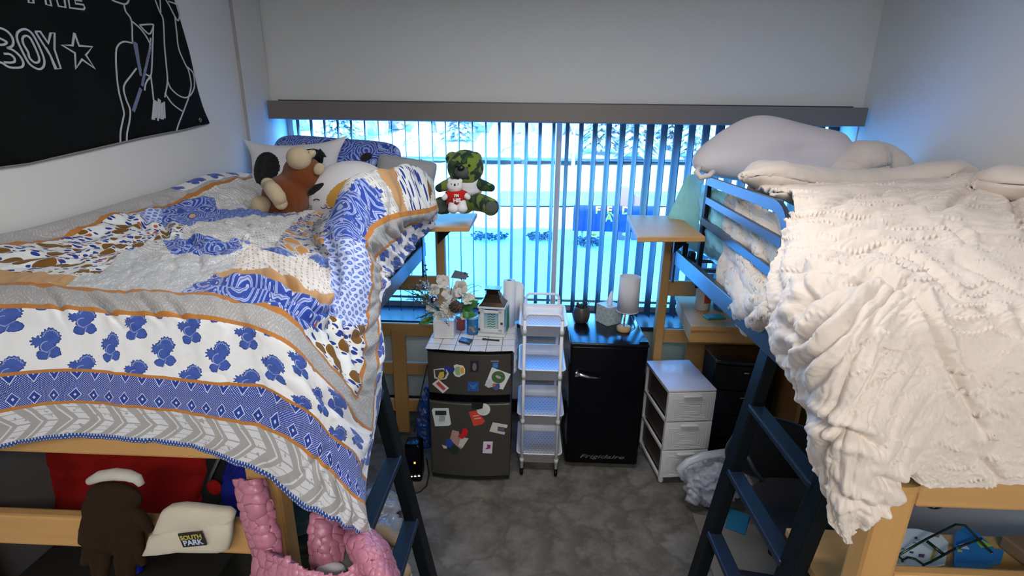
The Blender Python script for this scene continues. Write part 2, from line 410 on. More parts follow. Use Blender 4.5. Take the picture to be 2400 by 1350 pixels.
# ------------------------------------------------------------------ outside
GZ = -1.0
rr = np.random.RandomState(3)
xs = np.linspace(-45, 45, 260); ys = np.concatenate([np.linspace(3.7, 26, 170), np.linspace(26.3, 95, 120)])
GX, GY = np.meshgrid(xs, ys)
hz = GZ + .10*fbm(GX*.35, GY*.35, 4, 5) + .05*fbm(GX*1.6, GY*1.6, 2, 9)*(GY > 9) + np.clip((GY-46)/50, 0, 1)*5.0
road = (np.abs(GY-23.0-.12*GX) < 2.6) & (GX > -1.5)
hz = np.where(road, GZ-.05+.015*fbm(GX*2, GY*2, 2, 2), hz)
hz += .55*np.exp(-((GY-17.6)/1.1)**2-((GX+4)/4.5)**2)*(1+.3*vnoise(GX, GY, 3))
me = grid_mesh('snowy_ground', np.stack([GX, GY, hz], -1))
snow = mat('snow', (.82,.86,.9), .8, bump=lambda: tex_noise(objc(), 2.5, 5, .6), bumps=.5, bdist=.05, spec=.2)
o = link('snowy_ground', me, snow); tag(o, 'snow-covered ground outside the window', 'snow', kind='structure')
m = MB(); pts = [(-1.5+i*1.5, 23.0+.12*(-1.5+i*1.5)) for i in range(22)]
vs = [(x, y-2.5, GZ+.03) for x, y in pts]+[(x, y+2.5, GZ+.03) for x, y in pts]; nn = len(pts)
fs = [(i, i+1, nn+i+1, nn+i) for i in range(nn-1)]
o = obj('driveway', MB().add(vs, fs), mat('slushy_asphalt', (.3,.33,.36), .5, fn=lambda: cmix(tex_noise(objc(), .8, 5, .7), (.10,.12,.16), (.6,.64,.68)))); o['kind'] = 'structure'
m = MB(); fs = []
vs = [(-14+i*3, 44+.2*i, GZ+.35) for i in range(14)]+[(-14+i*3, 47+.2*i, GZ+.4) for i in range(14)]
o = obj('far_dark_strip', MB().add(vs, [(i, i+1, 15+i, 14+i) for i in range(13)]), mat('far_strip_colour', (.06,.09,.13), .5)); o['kind'] = 'structure'  # dark blue-grey strip across the far snow
bark = mat('frosty_bark', (.34,.33,.34), .9, fn=lambda: cmix(tex_noise(objc(), 4, 4), (.12,.11,.11), (.75,.76,.78)))
needle = mat('snowy_needles', (.2,.25,.22), .9, fn=lambda: cmix(E.op('MULTIPLY_ADD', tex_noise(objc(), 1.6, 4, .7), 5, -2.0, clamp=True), (.05,.09,.08), (.72,.78,.82)))
frost = mat('frosted_twigs', (.6,.62,.65), .9)
def conifer(x, y, h, w, label, seed):
    r = random.Random(seed); z0 = hzat(x, y); t = thing('snowy_conifer', label, 'tree', (x, y, z0), group=None)
    obj('trunk', MB().tube([(x, y, z0-.1), (x, y, z0+h*.95)], [h*.025, h*.006], 8), bark, t)
    m = MB(); L = 13
    for i in range(L):
        f = i/L; zz = z0+h*(.12+.88*f); R = w*(1-f)**.85+.05; nb = 13
        for j in range(nb):
            a = 2*PI*j/nb+r.random()*.5+i; q = R*r.uniform(.75, 1.1)
            d = Vector((math.cos(a), math.sin(a), 0)); s = Vector((-d.y, d.x, 0)); p = Vector((x, y, zz))
            tip = p+d*q-W(0,0,q*.38); mid = p+d*q*.55-W(0,0,q*.1)
            m.add([p+W(0,0,.12*h/L), mid+s*q*.22, tip, mid-s*q*.22, mid+W(0,0,q*.12), mid-W(0,0,q*.1)], [(0,1,4),(1,2,4),(2,3,4),(3,0,4),(0,5,1),(1,5,2),(2,5,3),(3,5,0)])
    obj('foliage', m, needle, t)
def hzat(x, y): return GZ + float(np.clip((y-46)/50, 0, 1))*5.0
def bare(x, y, h, label, seed):
    r = random.Random(seed); z0 = hzat(x, y); t = thing('bare_tree', label, 'tree', (x, y, z0)); m = MB(); fine = MB()
    def br(p, d, L, R, k):
        q = p+d*L; mid = p+d*L*.5+Vector((r.uniform(-.06,.06), r.uniform(-.06,.06), 0))*L
        (m if k > 1 else fine).tube([p, mid, q], [R, R*.8, R*.6], 6 if k > 1 else 3, cap=False)
        if k == 0: return
        for _ in range(3 if k > 1 else 4):
            nd = (d+Vector((r.uniform(-.9,.9), r.uniform(-.9,.9), r.uniform(-.1,.6)))*.75).normalized(); br(q, nd, L*r.uniform(.6,.85), R*.55, k-1)
    br(Vector((x, y, z0-.1)), Vector((r.uniform(-.1,.1), 0, 1)).normalized(), h*.3, h*.02, 5)
    obj('trunk', m, bark, t); obj('twigs', fine, frost, t)
TW = [(1095,50,'left'),(1125,58,''),(700,49,''),(760,56,'')]
def gx(px_, y): return aY(px_, 350, y).x
conifer(gx(1490, 49), 49, 9.5, 2.5, 'dense snow-dusted conifer seen between slats above the right bedside tray', 1)
conifer(gx(1405, 52), 52, 8.5, 2.3, 'snow-dusted conifer just left of the densest one outside', 2)
conifer(gx(1570, 56), 56, 9, 2.6, 'snow-dusted conifer just right of the densest one outside', 3)
conifer(gx(1625, 50), 50, 8.0, 2.2, 'rightmost snowy conifer partly behind the white pillow', 4)
conifer(gx(1440, 59), 59, 11, 2.9, 'taller pale conifer standing behind the front row of trees', 5)
conifer(gx(1075, 60), 60, 8, 2.2, 'pale conifer outside above the camouflage bear', 6)
conifer(gx(800, 57), 57, 9, 2.6, 'snowy conifer outside above the patterned pillow', 7)
bare(gx(1345, 44), 44, 9, 'bare white-barked tree just right of the window mullion', 11)
bare(gx(1225, 46), 46, 8.5, 'bare frosty tree left of the window mullion', 12)
bare(gx(1165, 50), 50, 9, 'bare frosty tree outside right of the camouflage bear', 13)
bare(gx(985, 47), 47, 8, 'bare frosty tree outside left of the camouflage bear', 14)
bare(gx(900, 52), 52, 9, 'bare frosty tree outside above the white cat plush', 15)
m = MB(); r = random.Random(8)
for i in range(120):
    x = -34+i*.58; y = 69+r.uniform(-3, 3); m.ell((x, y, hzat(0, y)+r.uniform(.6, 4.2)), (r.uniform(1,2.2), 1.4, r.uniform(1.4,3.2)), n=8)
o = obj('distant_woods', m, mat('distant_frosted_wood', (.6,.65,.7), 1, fn=lambda: cmix(E.op('MULTIPLY_ADD', tex_noise(objc(), .9, 6, .75), 3, -1.0, clamp=True), (.25,.33,.4), (.85,.9,.95))))
for p in o.data.polygons: p.use_smooth = False
tag(o, 'far frosted woods along the top of the view outside', 'woods', kind='stuff')
shrubm = mat('dark_shrub', (.05,.08,.10), .9)
for i, (px_, py_, w, lab) in enumerate(((1150, 560, .45, 'low dark shrub in the snow below the camouflage bear foot'), (1268, 560, .35, 'low dark shrub in the snow left of the window mullion'), (1380, 572, .3, 'low dark shrub in the snow under the blue sign'))):
    p = aZ(px_, py_, GZ); m = MB(); r = random.Random(i+40)
    for k in range(110):
        a = r.uniform(0, 2*PI); L = r.uniform(.06, .2); b = p+W(r.uniform(-w,w), r.uniform(-.3,.3), 0)
        m.tube([b, b+W(math.cos(a)*L*.6, math.sin(a)*L*.4, L)], [.012, .004], 4)
        m.ell(b+W(math.cos(a)*L*.6, math.sin(a)*L*.4, L*.8), (.045,.04,.02), n=6)
    tag(obj('low_shrub', m, shrubm), lab, 'shrub')
# blue board with orange letters out in the snow
D = 14.2; st = thing('yard_sign', 'blue board with orange letters standing in the snow outside', 'sign', tuple(aY(1440, 566, D)))
a = aY(1345, 480, D); b = aY(1535, 545, D)
obj('board', MB().box(((a.x+b.x)/2, D, (a.z+b.z)/2), (b.x-a.x, .08, a.z-b.z), .02), mat('sign_blue', (.004,.05,.22), .6), st)
for px_ in (1365, 1505):
    q = aY(px_, 540, D); obj('post', MB().box((q.x, D+.08, (q.z-1.2)/2+.05), (.07, .07, q.z+1.1)), bark, st)
og = mat('sign_orange', (.9,.42,.05), .5)
for ch, x, y, s in (('F',1401,493,.28), ('E',1428,493,.28), ('D',1467,494,.30), ('A',1427,511,.30), ('Y',1440,511,.26)):
    q = aY(x, y, D-.045); obj('letter', text_mesh(ch, s, frame_M(q, (1,0,0), (0,0,1)), .004, .012), og, st)
for x in (1392, 1464):
    q = aY(x, 549, D-.1); obj('marker', MB().ell(q, (.075,.03,.045)), og, st)
post = mat('weathered_post', (.33,.22,.2), .8)
for x, lab, h in ((1464, 'wide brown post behind the left part of the blue sign outside', 440), (1496, 'wide brown post behind the right end of the blue sign outside', 458)):
    q = aY(x, h, 14.8); tag(obj('wooden_post', MB().box((q.x, 14.8, (q.z-1.05)/2), (.22, .2, q.z+1.1), .02), post), lab, 'post')
# ------------------------------------------------------------------ loft beds
def loft_bed(side, label, x0, x1, foot, head, hx):
    """x0 = aisle side, x1 = wall side; hx = aisle side x at the head end"""
    s = 1 if x1 > x0 else -1
    t = thing('loft_bed', label, 'bed', ((x0+x1)/2, (foot+head)/2, 0))
    Bz, Bx = M['birchz'], M['birch']
    m = MB(); m.box((x0+s*.041, foot+.03, .61), (.082, .07, 1.22), .012)
    m.prism([(x0+s*.041+.055*math.cos(a)*1.05, foot+.03+.045*math.sin(a)) for a in np.linspace(0, 2*PI, 25)[:-1]], 1.215, 1.235)
    obj('post', m, Bz, t)
    obj('post', MB().box((x1-s*.05, foot+.03, .61), (.10, .07, 1.22), .012), Bz, t)
    zz = ((1.185, 1.285), (.885, .985), (.46, .55)) if side == 'L' else ((1.155, 1.255), (.865, .955), (.46, .55))
    for a, b in zz: obj('foot_rail', MB().box(((x0+x1)/2, foot+.035, (a+b)/2), (abs(x1-x0)-.20, .034, b-a), .008), Bx, t)
    obj('post', MB().box((hx+s*.028, head-.02, .75), (.052, .07, 1.46), .008), Bz, t)
    obj('post', MB().box((x1-s*.05, head-.02, .72), (.07, .07, 1.44), .008), Bz, t)
    for a, b in ((1.03, 1.125), (.72, .81), (.45, .54), (.18, .27)): obj('head_rail', MB().box(((hx+x1)/2, head-.02, (a+b)/2), (abs(x1-hx)-.11, .03, b-a), .008), Bx, t)
    xs_ = x0+s*.02
    obj('side_rail', MB().box((xs_, (foot+head)/2+.02, 1.30), (.03, head-foot-.14, .085), .005), M['rail_metal'], t)
    obj('side_rail', MB().box((x1-s*.03, (foot+head)/2+.02, 1.30), (.03, head-foot-.14, .085), .005), M['rail_metal'], t)
    m = MB()
    for i in range(9): y = foot+.2+i*(head-foot-.35)/8; m.box(((x0+x1)/2, y, 1.285), (abs(x1-x0)-.10, .03, .02))
    obj('deck_slats', m, M['rail_metal'], t)
    obj('corner_bracket', MB().box((xs_-s*.012, head-.12, 1.28), (.012, .06, .26), .004).box((xs_-s*.005, head-.09, 1.42), (.03, .05, .05), .004), M['rail_metal'], t)
    return t
bl = loft_bed('L', 'birch loft bed on the left under the blue and white patchwork comforter', -.622, -1.645, 1.06, 3.02, -.515)
obj('upright', MB().box((-.83, 2.99, .40), (.09, .03, .75), .006), M['birchz'], bl)
brr = loft_bed('R', 'birch loft bed on the right under the cream tufted comforter', .822, 1.95, 1.02, 3.04, .785)
# guard rail of the right bed: a bent flat bar with two lower bars
GX_ = .905
gt_ = thing('guard_rail', 'slate steel guard rail hooked on the head half of the right loft bed', 'guard rail', (GX_, 2.2, 1.3))
def flat(m, pts, w=.036, th=.018):
    """flat bar swept in a plane of constant x"""
    vs = []; fs = []; n = len(pts)
    for i, p in enumerate(pts):
        a = Vector(pts[max(i-1, 0)]); b = Vector(pts[min(i+1, n-1)]); d = (b-a).normalized(); u = Vector((0, -d.z, d.y))
        for sx, su in ((-1,-1),(1,-1),(1,1),(-1,1)): vs.append(Vector(p)+W(sx*th/2,0,0)+u*su*w/2)
    for i in range(n-1):
        for j in range(4): fs.append((i*4+j, i*4+(j+1) % 4, i*4+4+(j+1) % 4, i*4+4+j))
    fs += [(3,2,1,0), (4*n-4, 4*n-3, 4*n-2, 4*n-1)]; return m.add(vs, fs)
top = [W(GX_, 2.72, 1.752), W(GX_, 1.95, 1.738)]+[W(GX_, 1.95-.13*math.sin(a), 1.738-.13*(1-math.cos(a))) for a in np.linspace(.15, PI/2, 9)]+[W(GX_, 1.82, 1.50), W(GX_, 1.82, 1.30)]
obj('top_bar', flat(MB(), top, .042), M['rail_metal'], gt_)
obj('middle_bar', flat(MB(), [W(GX_, 2.70, 1.655), W(GX_, 1.83, 1.615)], .034), M['rail_metal'], gt_)
obj('lower_bar', flat(MB(), [W(GX_, 2.74, 1.545), W(GX_, 1.83, 1.49)], .036), M['rail_metal'], gt_)
obj('end_post', MB().box((GX_+.012, 2.745, 1.47), (.022, .045, .60), .004), M['black_metal'], gt_)
obj('hook', MB().box((GX_-.03, 2.745, 1.30), (.03, .05, .14), .004).box((GX_-.055, 2.80, 1.36), (.03, .03, .09), .004), M['black_metal'], gt_)
# mattresses
ml = mat('mattress_navy', (.05,.06,.10), .8)
tag(obj('mattress', MB().box((-1.125, 2.06, 1.41), (.96, 1.82, .20), .04, seg=3), ml), 'mattress on the left loft bed beneath the patchwork comforter', 'mattress')
tm = mat('teal_vinyl', (.10,.36,.36), .35, fn=lambda: cmix(tex_noise(objc(), 14, 4), (.05,.22,.24), (.16,.46,.44)), bump=lambda: tex_noise(objc(), 22, 4), bumps=.6, bdist=.02, coat=.3)
tag(obj('mattress', MB().box((1.43, 2.05, 1.42), (.94, 1.86, .20), .04, seg=3), tm), 'teal mattress on the right loft bed beneath the cream comforter', 'mattress')
# bedside trays clamped on the head posts
def tray(name, label, pts, post, zt=1.5):
    c = sum((Vector((p[0], p[1], 0)) for p in pts), Vector())/4; t = thing(name, label, 'tray', (c.x, c.y, zt-.03))
    m = MB().prism(pts, zt-.026, zt); ob = obj('tray_top', m, M['birch'], t)
    bv = ob.modifiers.new('b', 'BEVEL'); bv.width = .004; bv.segments = 2
    obj('bracket', MB().box((post[0], post[1], zt-.041), (.12, .16, .03), .004).prism([(0,0),(.09,0),(0,-.09)], -.01, .01, M=Matrix.Translation((post[0]+.03*post[2], post[1]-.06, zt-.05)) @ Matrix.Rotation(PI/2, 4, 'X')), M['black_metal'], t)
    return t
tray('bedside_tray', 'empty birch bedside tray on the head post of the right bed', [(.582,3.15),(.895,3.145),(.858,2.514),(.517,2.468)], (.74, 2.80, 1))
tray('bedside_tray', 'birch bedside tray on the left bed holding the two teddy bears', [(-.66,2.60),(-.325,2.644),(-.332,3.10),(-.66,3.07)], (-.50, 2.90, -1))
# ladders
rungm = mat('rung_steel', (.012,.022,.045), .35, .1, spec=.4)
def ladder(label, xt, xb, zt, yn, yf, rungs):
    t = thing('bed_ladder', label, 'ladder', ((xb), (yn+yf)/2, 0))
    f = lambda z: xb+(xt-xb)*z/zt
    for y in (yn, yf): obj('side_post', MB().bar((xb, y, .0), (xt, y, zt), .075, .045, .006, up=(1,0,0)), M['black_metal'], t)
    for z in rungs: obj('rung', MB().bar((f(z), yn+.02, z), (f(z), yf-.02, z), .058, .024, .005), rungm, t)
    hk = MB()
    for y in (yn, yf): hk.box((xt+(.03 if xt > 0 else -.03), y, zt-.01), (.07, .03, .05), .004)
    obj('hook', hk, M['black_metal'], t); return t
ladder('dark steel ladder leaning on the foot half of the right loft bed', .90, .725, 1.33, 1.27, 1.76, (.13, .42, .72, 1.01, 1.28))
ladder('dark steel ladder leaning on the foot half of the left loft bed', -.575, -.335, 1.33, 1.17, 1.62, (.27, .55, .83, 1.10))
# ------------------------------------------------------------------ patchwork comforter
WHT, GRY, BLU, DBL, LBL, ORA, TAN, BRN = (.78,.78,.80), (.36,.345,.34), (.035,.08,.36), (.015,.03,.20), (.20,.30,.68), (.52,.20,.04), (.58,.34,.16), (.24,.115,.03)
def dense(fn): return fn
weave = lambda: tex_noise(vec(uvs()[0], uvs()[1]), 700, 2)
def cl(name, fn, sh=.1): return mat(name, (.5,.5,.5), .85, fn=fn, bump=weave, bumps=.25, bdist=.0012, spec=.15, sheen=sh)
def f_trim():
    u, v = uvs(); d = hyp(pmod(u+v, .009)-.0045, pmod(u-v, .009)-.0045); return cmix(lt(d, .0024), (.02,.06,.28), (.6,.66,.8))
def f_chev():
    u, v = uvs(); w = absv(v-.062); t = pmod(u+w*1.0, .078)
    line = E.op('MULTIPLY', gt(t, .004), lt(t, .010))
    sqr = E.op('MULTIPLY', gt(t, .022), lt(t, .058)); g = pmod(w+.0, .0165); sqr = sqr*gt(g, .0018)
    q = absv(t-.0405); sqr = sqr*lt(q, .0165)
    wobble = gt(tex_noise(vec(u, v), 60, 2), .36)
    return cmix(mx(line, sqr)*wobble, GRY, (.62,.62,.66))
def f_orange(): return cmix(tex_noise(vec(*uvs()), 240, 2), (.36,.13,.03), (.56,.24,.06))
def f_diam():
    u, v = uvs(); a = absv(pmod(u, .05)-.025); b = absv(pmod(v-.112+.012, .075)-.0375); s = a/.025+b/.0375
    ring1 = lt(absv(s-.62), .055); ring2 = lt(absv(s-.98), .09)
    dots = hyp(pmod(u+v, .0062)-.0031, pmod(u-v, .0062)-.0031); dt = lt(dots, .0016)
    core = lt(s, .16); outer = gt(s, .72)*dt
    c = mx(mx(ring1, core), mx(outer, ring2*dt))
    return cmix(c, cmix(tex_noise(vec(u, v), 30, 2), (.012,.035,.23), (.03,.07,.38)), (.60,.65,.84))
def f_flower():
    u, v = uvs()
    def motif(ou, ov):
        x = (pmod(u+ou, .165)-.0825)*.84; y = (pmod(v+ov, .15)-.075)*.84
        wob = (tex_noise(vec(u, v), 70, 3, .5)-.5)*.012
        th = E.op('ARCTAN2', y-.018, x-.008); t2 = E.op('ARCTAN2', y-.006, x+.017)
        b1 = hyp(x-.008, y-.018)-.0205-.0012*sinv(th*15.0); b2 = hyp(x+.017, y-.006)-.0125-.0022*sinv(t2*9.0); b3 = hyp(x-.013, (y+.020)*1.1)-.0160; b4 = hyp(x+.009, y+.027)-.0125; b5 = hyp(x, y+.006)-.0165
        d = mn(mn(mn(b1, b2), mn(b3, b4)), b5)+wob
        gap = lt(absv(b1+.0052), .0010)*gt(y, .018); gap = mx(gap, lt(absv(b5+.0035), .0009)*lt(x, .0)); gap = mx(gap, lt(absv(x-y*.35-.012), .0008)*lt(y, -.018)); gap = mx(gap, lt(absv(mn(b3, b4)-mn(b5, b1)), .0011))
        return d, gap
    d1, g1 = motif(0, 0); d2, g2 = motif(.0825, .075)
    d = mn(d1, d2); g = mx(g1*lt(d1, 0), g2*lt(d2, 0))
    ink = cmix(tex_noise(vec(u, v), 45, 3), (.028,.065,.31), (.085,.145,.47))
    c = cmix(lt(d, 0.0), WHT, ink); c = cmix(E.op('MULTIPLY', gt(d, -.0022), lt(d, 0.0)), c, (.03,.06,.24))
    return cmix(g*.7, c, (.45,.52,.75))
def f_gray():
    u, v = uvs(); a = absv(pmod(u, .062)-.031); b = absv(pmod(v+.012, .062)-.031); s = (a+b)/.031
    w = absv(sinv(s*9.0)); tick = gt(tex_noise(vec(u*3.2, v), 130, 2, .6), .52)
    return cmix(gt(w, .72)*tick*.55, cmix(tex_noise(vec(u, v), 25), (.34,.325,.315), (.43,.42,.41)), (.66,.66,.68))
def f_leaf(base, big, small):
    def f():
        u, v = uvs(); p = vec(u+(tex_noise(vec(u, v), 14)-.5)*.03, v*1.05)
        d, c = tex_vor(p, 17, 'F1', .85); r, g, b = sepx(c)
        u2, v2 = u, v
        d2, c2 = tex_vor(vec(u*1.0+v*.35, v*2.0-u*.3), 34, 'F1', .9); r2, g2, b2 = sepx(c2)
        isb = gt(r, .30)*lt(d, .43); sm = gt(d, .47)*lt(d2, .42)
        shade = cmix(tex_noise(vec(u, v), 60), tuple(x*.7 for x in big), big)
        c_ = cmix(gt(r, .30)*lt(d, .46), base, (.78,.76,.74)); 
        c_ = cmix(sm, c_, cmix(gt(r2, .82), small, (.45,.10,.06)))
        c_ = cmix(lt(r, .30)*lt(d2, .40), c_, small)
        return cmix(isb, c_, shade)
    return f
def f_tex():
    u, v = uvs(); n = tex_noise(vec(u*2.2, v), 75, 3, .65); return cmix(gt(n, .56)*.8, cmix(tex_noise(vec(u, v), 12), (.42,.43,.44), (.56,.57,.59)), (.74,.75,.78))
def f_wdot():
    u, v = uvs(); a = absv(pmod(u, .019)-.0095); b = absv(pmod(v+u*.2, .019)-.0095); return cmix(E.op('MULTIPLY', lt(a, .0028), lt(b, .0036)), (.72,.70,.69), (.50,.30,.17))
def f_wtick():
    u, v = uvs(); a = absv(pmod(u, .012)-.006); b = absv(pmod(v, .017)-.0085); return cmix(E.op('MULTIPLY', lt(a, .0034), lt(b, .0022)), (.66,.66,.66), (.34,.29,.26))
def f_ornate():
    u, v = uvs(); p = vec(u+(tex_noise(vec(u, v), 9)-.5)*.05, v+(tex_noise(vec(v, u), 11)-.5)*.05)
    d, c = tex_vor(p, 8.5, 'F1', .7); r, g, b = sepx(c)
    w = sinv(d*58.0); line = gt(w, .35); tick = gt(sinv(u*900.0+v*500.0), .2)
    d2, _ = tex_vor(vec(u, v), 70, 'F1', .8)
    c_ = cmix(tex_noise(vec(u, v), 16), (.02,.05,.30), (.04,.10,.46))
    c_ = cmix(line*.85, c_, (.50,.58,.86)); c_ = cmix(E.op('MULTIPLY', lt(w, -.55), lt(d2, .33)), c_, (.55,.62,.86))
    c_ = cmix(gt(w, .93)*.8, c_, (.07,.14,.5))
    return cmix(lt(d, .15)*gt(r, .25), c_, (.66,.36,.16))
def f_rings():
    u, v = uvs(); k = flr(v/.021); x = pmod(u+k*.0105, .021)-.0105; y = pmod(v, .021)-.0105; d = hyp(x, y*.9)
    c_ = cmix(lt(absv(x), .0012), (.55,.63,.86), (.45,.53,.80)); c_ = cmix(lt(d, .0068), c_, (.10,.17,.52)); return cmix(lt(d, .0030), c_, (.26,.34,.68))
def f_tan():
    u, v = uvs(); d, _ = tex_vor(vec(u, v), 26, 'F1', .8); return cmix(lt(d, .09), cmix(tex_noise(vec(u, v), 8), (.46,.26,.11), (.60,.36,.18)), (.72,.6,.42))
def f_plainblue(): 
    u, v = uvs(); return cmix(gt(tex_noise(vec(u*2, v), 55, 3), .55)*.5, cmix(tex_noise(vec(u, v), 9), (.06,.11,.38), (.13,.20,.50)), (.42,.5,.76))
FAB = [('trim', f_trim), ('chevron', f_chev), ('piping', f_orange), ('diamonds', f_diam), ('sprigs', f_flower), ('silver_band', f_gray),
       ('leaf_print', f_leaf((.74,.76,.76), (.22,.105,.02), (.02,.045,.28))), ('silver_texture', f_tex), ('tan_dot', f_wdot), ('fine_tick', f_wtick),
       ('ornate', f_ornate), ('rings', f_rings), ('tan', f_tan), ('plain_blue', f_plainblue), ('orange_leaf', f_leaf((.42,.42,.42), (.58,.29,.09), (.03,.06,.30)))]
fabs = [cl('cotton_'+n, f) for n, f in FAB]
# control net: columns wall -> aisle, rows foot hem -> head
US = [-1.50, -1.27, -.96, -.76, -.60, -.45, -.34, -.25, -.14, -.07, 0, .06, .20]
VS = [0, .010, .110, .215, .415, .475, .60, .80, 1.02, 1.26, 1.50, 1.76, 2.00, 2.14]
Y = lambda x, y, d: aY(x, y, d)
Zz = lambda x, y, z: aZ(x, y, z)
def hemrow(pts, ys): return [aY(x, y, d) for (x, y), d in zip(pts, ys)]
yd = [1.0]*9
net = []
def R(wall, w1, rest): net.append([W(*wall), W(*w1)]+rest)
R((-1.63,1.0,1.235), (-1.38,.99,1.235), [Y(139,1027,.995), Y(300,1033,.99), Y(430,1048,.985), Y(530,1078,.98), Y(602,1116,.975), Y(682,1166,.97), Y(752,1207,.97), Y(805,1236,.975), Y(835,1250,.99), Y(858,1258,1.02), Y(878,1264,1.06)])
R((-1.63,.995,1.245), (-1.38,.985,1.246), [Y(139,1016,.99), Y(300,1022,.985), Y(430,1037,.98), Y(532,1066,.975), Y(606,1103,.97), Y(686,1153,.965), Y(756,1195,.965), Y(808,1226,.97), Y(838,1241,.985), Y(860,1250,1.01), Y(878,1256,1.05)])
R((-1.63,.985,1.335), (-1.38,.975,1.335), [Y(139,942,.985), Y(300,953,.98), Y(430,966,.97), Y(535,983,.965), Y(625,1010,.96), Y(704,1042,.96), Y(765,1092,.97), Y(800,1130,.98), Y(822,1160,.99), Y(842,1185,1.01), Y(862,1215,1.06)])
R((-1.63,.98,1.44), (-1.38,.97,1.44), [Y(139,867,.98), Y(300,878,.975), Y(430,889,.97), Y(545,900,.965), Y(635,914,.965), Y(712,956,.975), Y(765,1003,.99), Y(795,1035,1.01), Y(820,1062,1.05), Y(842,1092,1.09), Y(862,1125,1.15)])
R((-1.63,1.0,1.64), (-1.40,1.02,1.61), [Y(139,724,1.03), Y(300,737,1.02), Y(430,746,1.01), Y(545,756,1.0), Y(625,782,.99), Y(697,828,1.0), Y(755,878,1.03), Y(795,932,1.08), Y(832,990,1.16), Y(874,1009,1.26), Y(884,985,1.42)])
R((-1.63,1.13,1.665), (-1.42,1.17,1.62), [Y(139,674,1.17), Y(300,682,1.15), Y(430,689,1.13), Y(540,698,1.10), Y(625,722,1.08), Y(690,762,1.08), Y(757,838,1.10), Y(797,888,1.14), Y(832,934,1.20), Y(876,930,1.33), Y(891,915,1.48)])
R((-1.63,1.33,1.67), (-1.42,1.37,1.615), [W(-1.22,1.37,1.60), W(-1.06,1.36,1.60), W(-.93,1.34,1.598), Zz(590,636,1.595), Zz(658,664,1.585), Zz(718,710,1.565), Y(772,785,1.20), Y(812,830,1.23), Y(847,860,1.28), Y(882,855,1.42), Y(894,840,1.56)])
R((-1.63,1.56,1.667), (-1.42,1.60,1.61), [W(-1.24,1.58,1.60), W(-1.09,1.56,1.60), W(-.96,1.54,1.60), Zz(590,588,1.60), Zz(660,612,1.59), Zz(722,650,1.57), Y(778,705,1.38), Y(822,715,1.40), Y(864,735,1.46), Y(888,730,1.58), Y(897,725,1.68)])
R((-1.63,1.78,1.68), (-1.43,1.82,1.615), [W(-1.27,1.80,1.60), W(-1.14,1.78,1.60), W(-1.02,1.76,1.60), Zz(592,560,1.60), Zz(664,580,1.59), Zz(728,608,1.57), Y(773,615,1.62), Y(822,600,1.58), Y(868,635,1.62), Y(890,650,1.74), Y(905,660,1.82)])
R((-1.63,2.02,1.70), (-1.44,2.06,1.62), [W(-1.30,2.04,1.60), W(-1.19,2.02,1.595), W(-1.08,1.99,1.59), Zz(590,533,1.58), Zz(662,545,1.57), Zz(730,560,1.56), Y(766,535,1.86), Y(812,500,1.80), Y(862,552,1.74), Y(893,590,1.84), Y(925,640,1.95)])
R((-1.63,2.27,1.72), (-1.45,2.30,1.635), [W(-1.32,2.28,1.60), W(-1.22,2.26,1.585), W(-1.13,2.24,1.575), W(-1.06,2.22,1.57), W(-.98,2.20,1.56), Zz(742,524,1.555), Y(782,490,2.10), Y(832,425,2.04), Y(892,520,1.93), Y(918,566,2.04), Y(950,608,2.14)])
R((-1.63,2.55,1.755), (-1.46,2.58,1.655), [W(-1.34,2.56,1.60), W(-1.25,2.54,1.58), W(-1.17,2.52,1.57), W(-1.10,2.50,1.565), W(-1.02,2.48,1.56), W(-.95,2.42,1.56), Y(838,455,2.38), Y(900,402,2.30), Y(944,503,2.20), Y(952,535,2.28), Y(975,575,2.36)])
R((-1.63,2.80,1.745), (-1.47,2.82,1.65), [W(-1.35,2.80,1.58), W(-1.27,2.79,1.56), W(-1.19,2.78,1.56), W(-1.12,2.76,1.55), W(-1.04,2.74,1.55), W(-.97,2.70,1.55), Y(915,440,2.66), Y(965,386,2.54), Y(1000,494,2.42), Y(1003,512,2.50), Y(1000,540,2.56)])
R((-1.63,2.97,1.73), (-1.47,2.98,1.62), [W(-1.36,2.97,1.55), W(-1.28,2.96,1.54), W(-1.2,2.96,1.53), W(-1.13,2.96,1.53), W(-1.05,2.96,1.53), W(-.98,2.94,1.53), Y(972,440,2.86), Y(1006,420,2.72), Y(1020,484,2.55), Y(1022,498,2.60), Y(1014,515,2.64)])
G, U, V = sheet(net, US, VS, .0048)
N = grid_normals(G)
if N[:, :, 2].mean() < 0: N = -N
P = G.reshape(-1, 3); px_, py_ = proj(P); px_ = px_.reshape(G.shape[:2]); py_ = py_.reshape(G.shape[:2])
uu, vv = np.meshgrid(U, V)
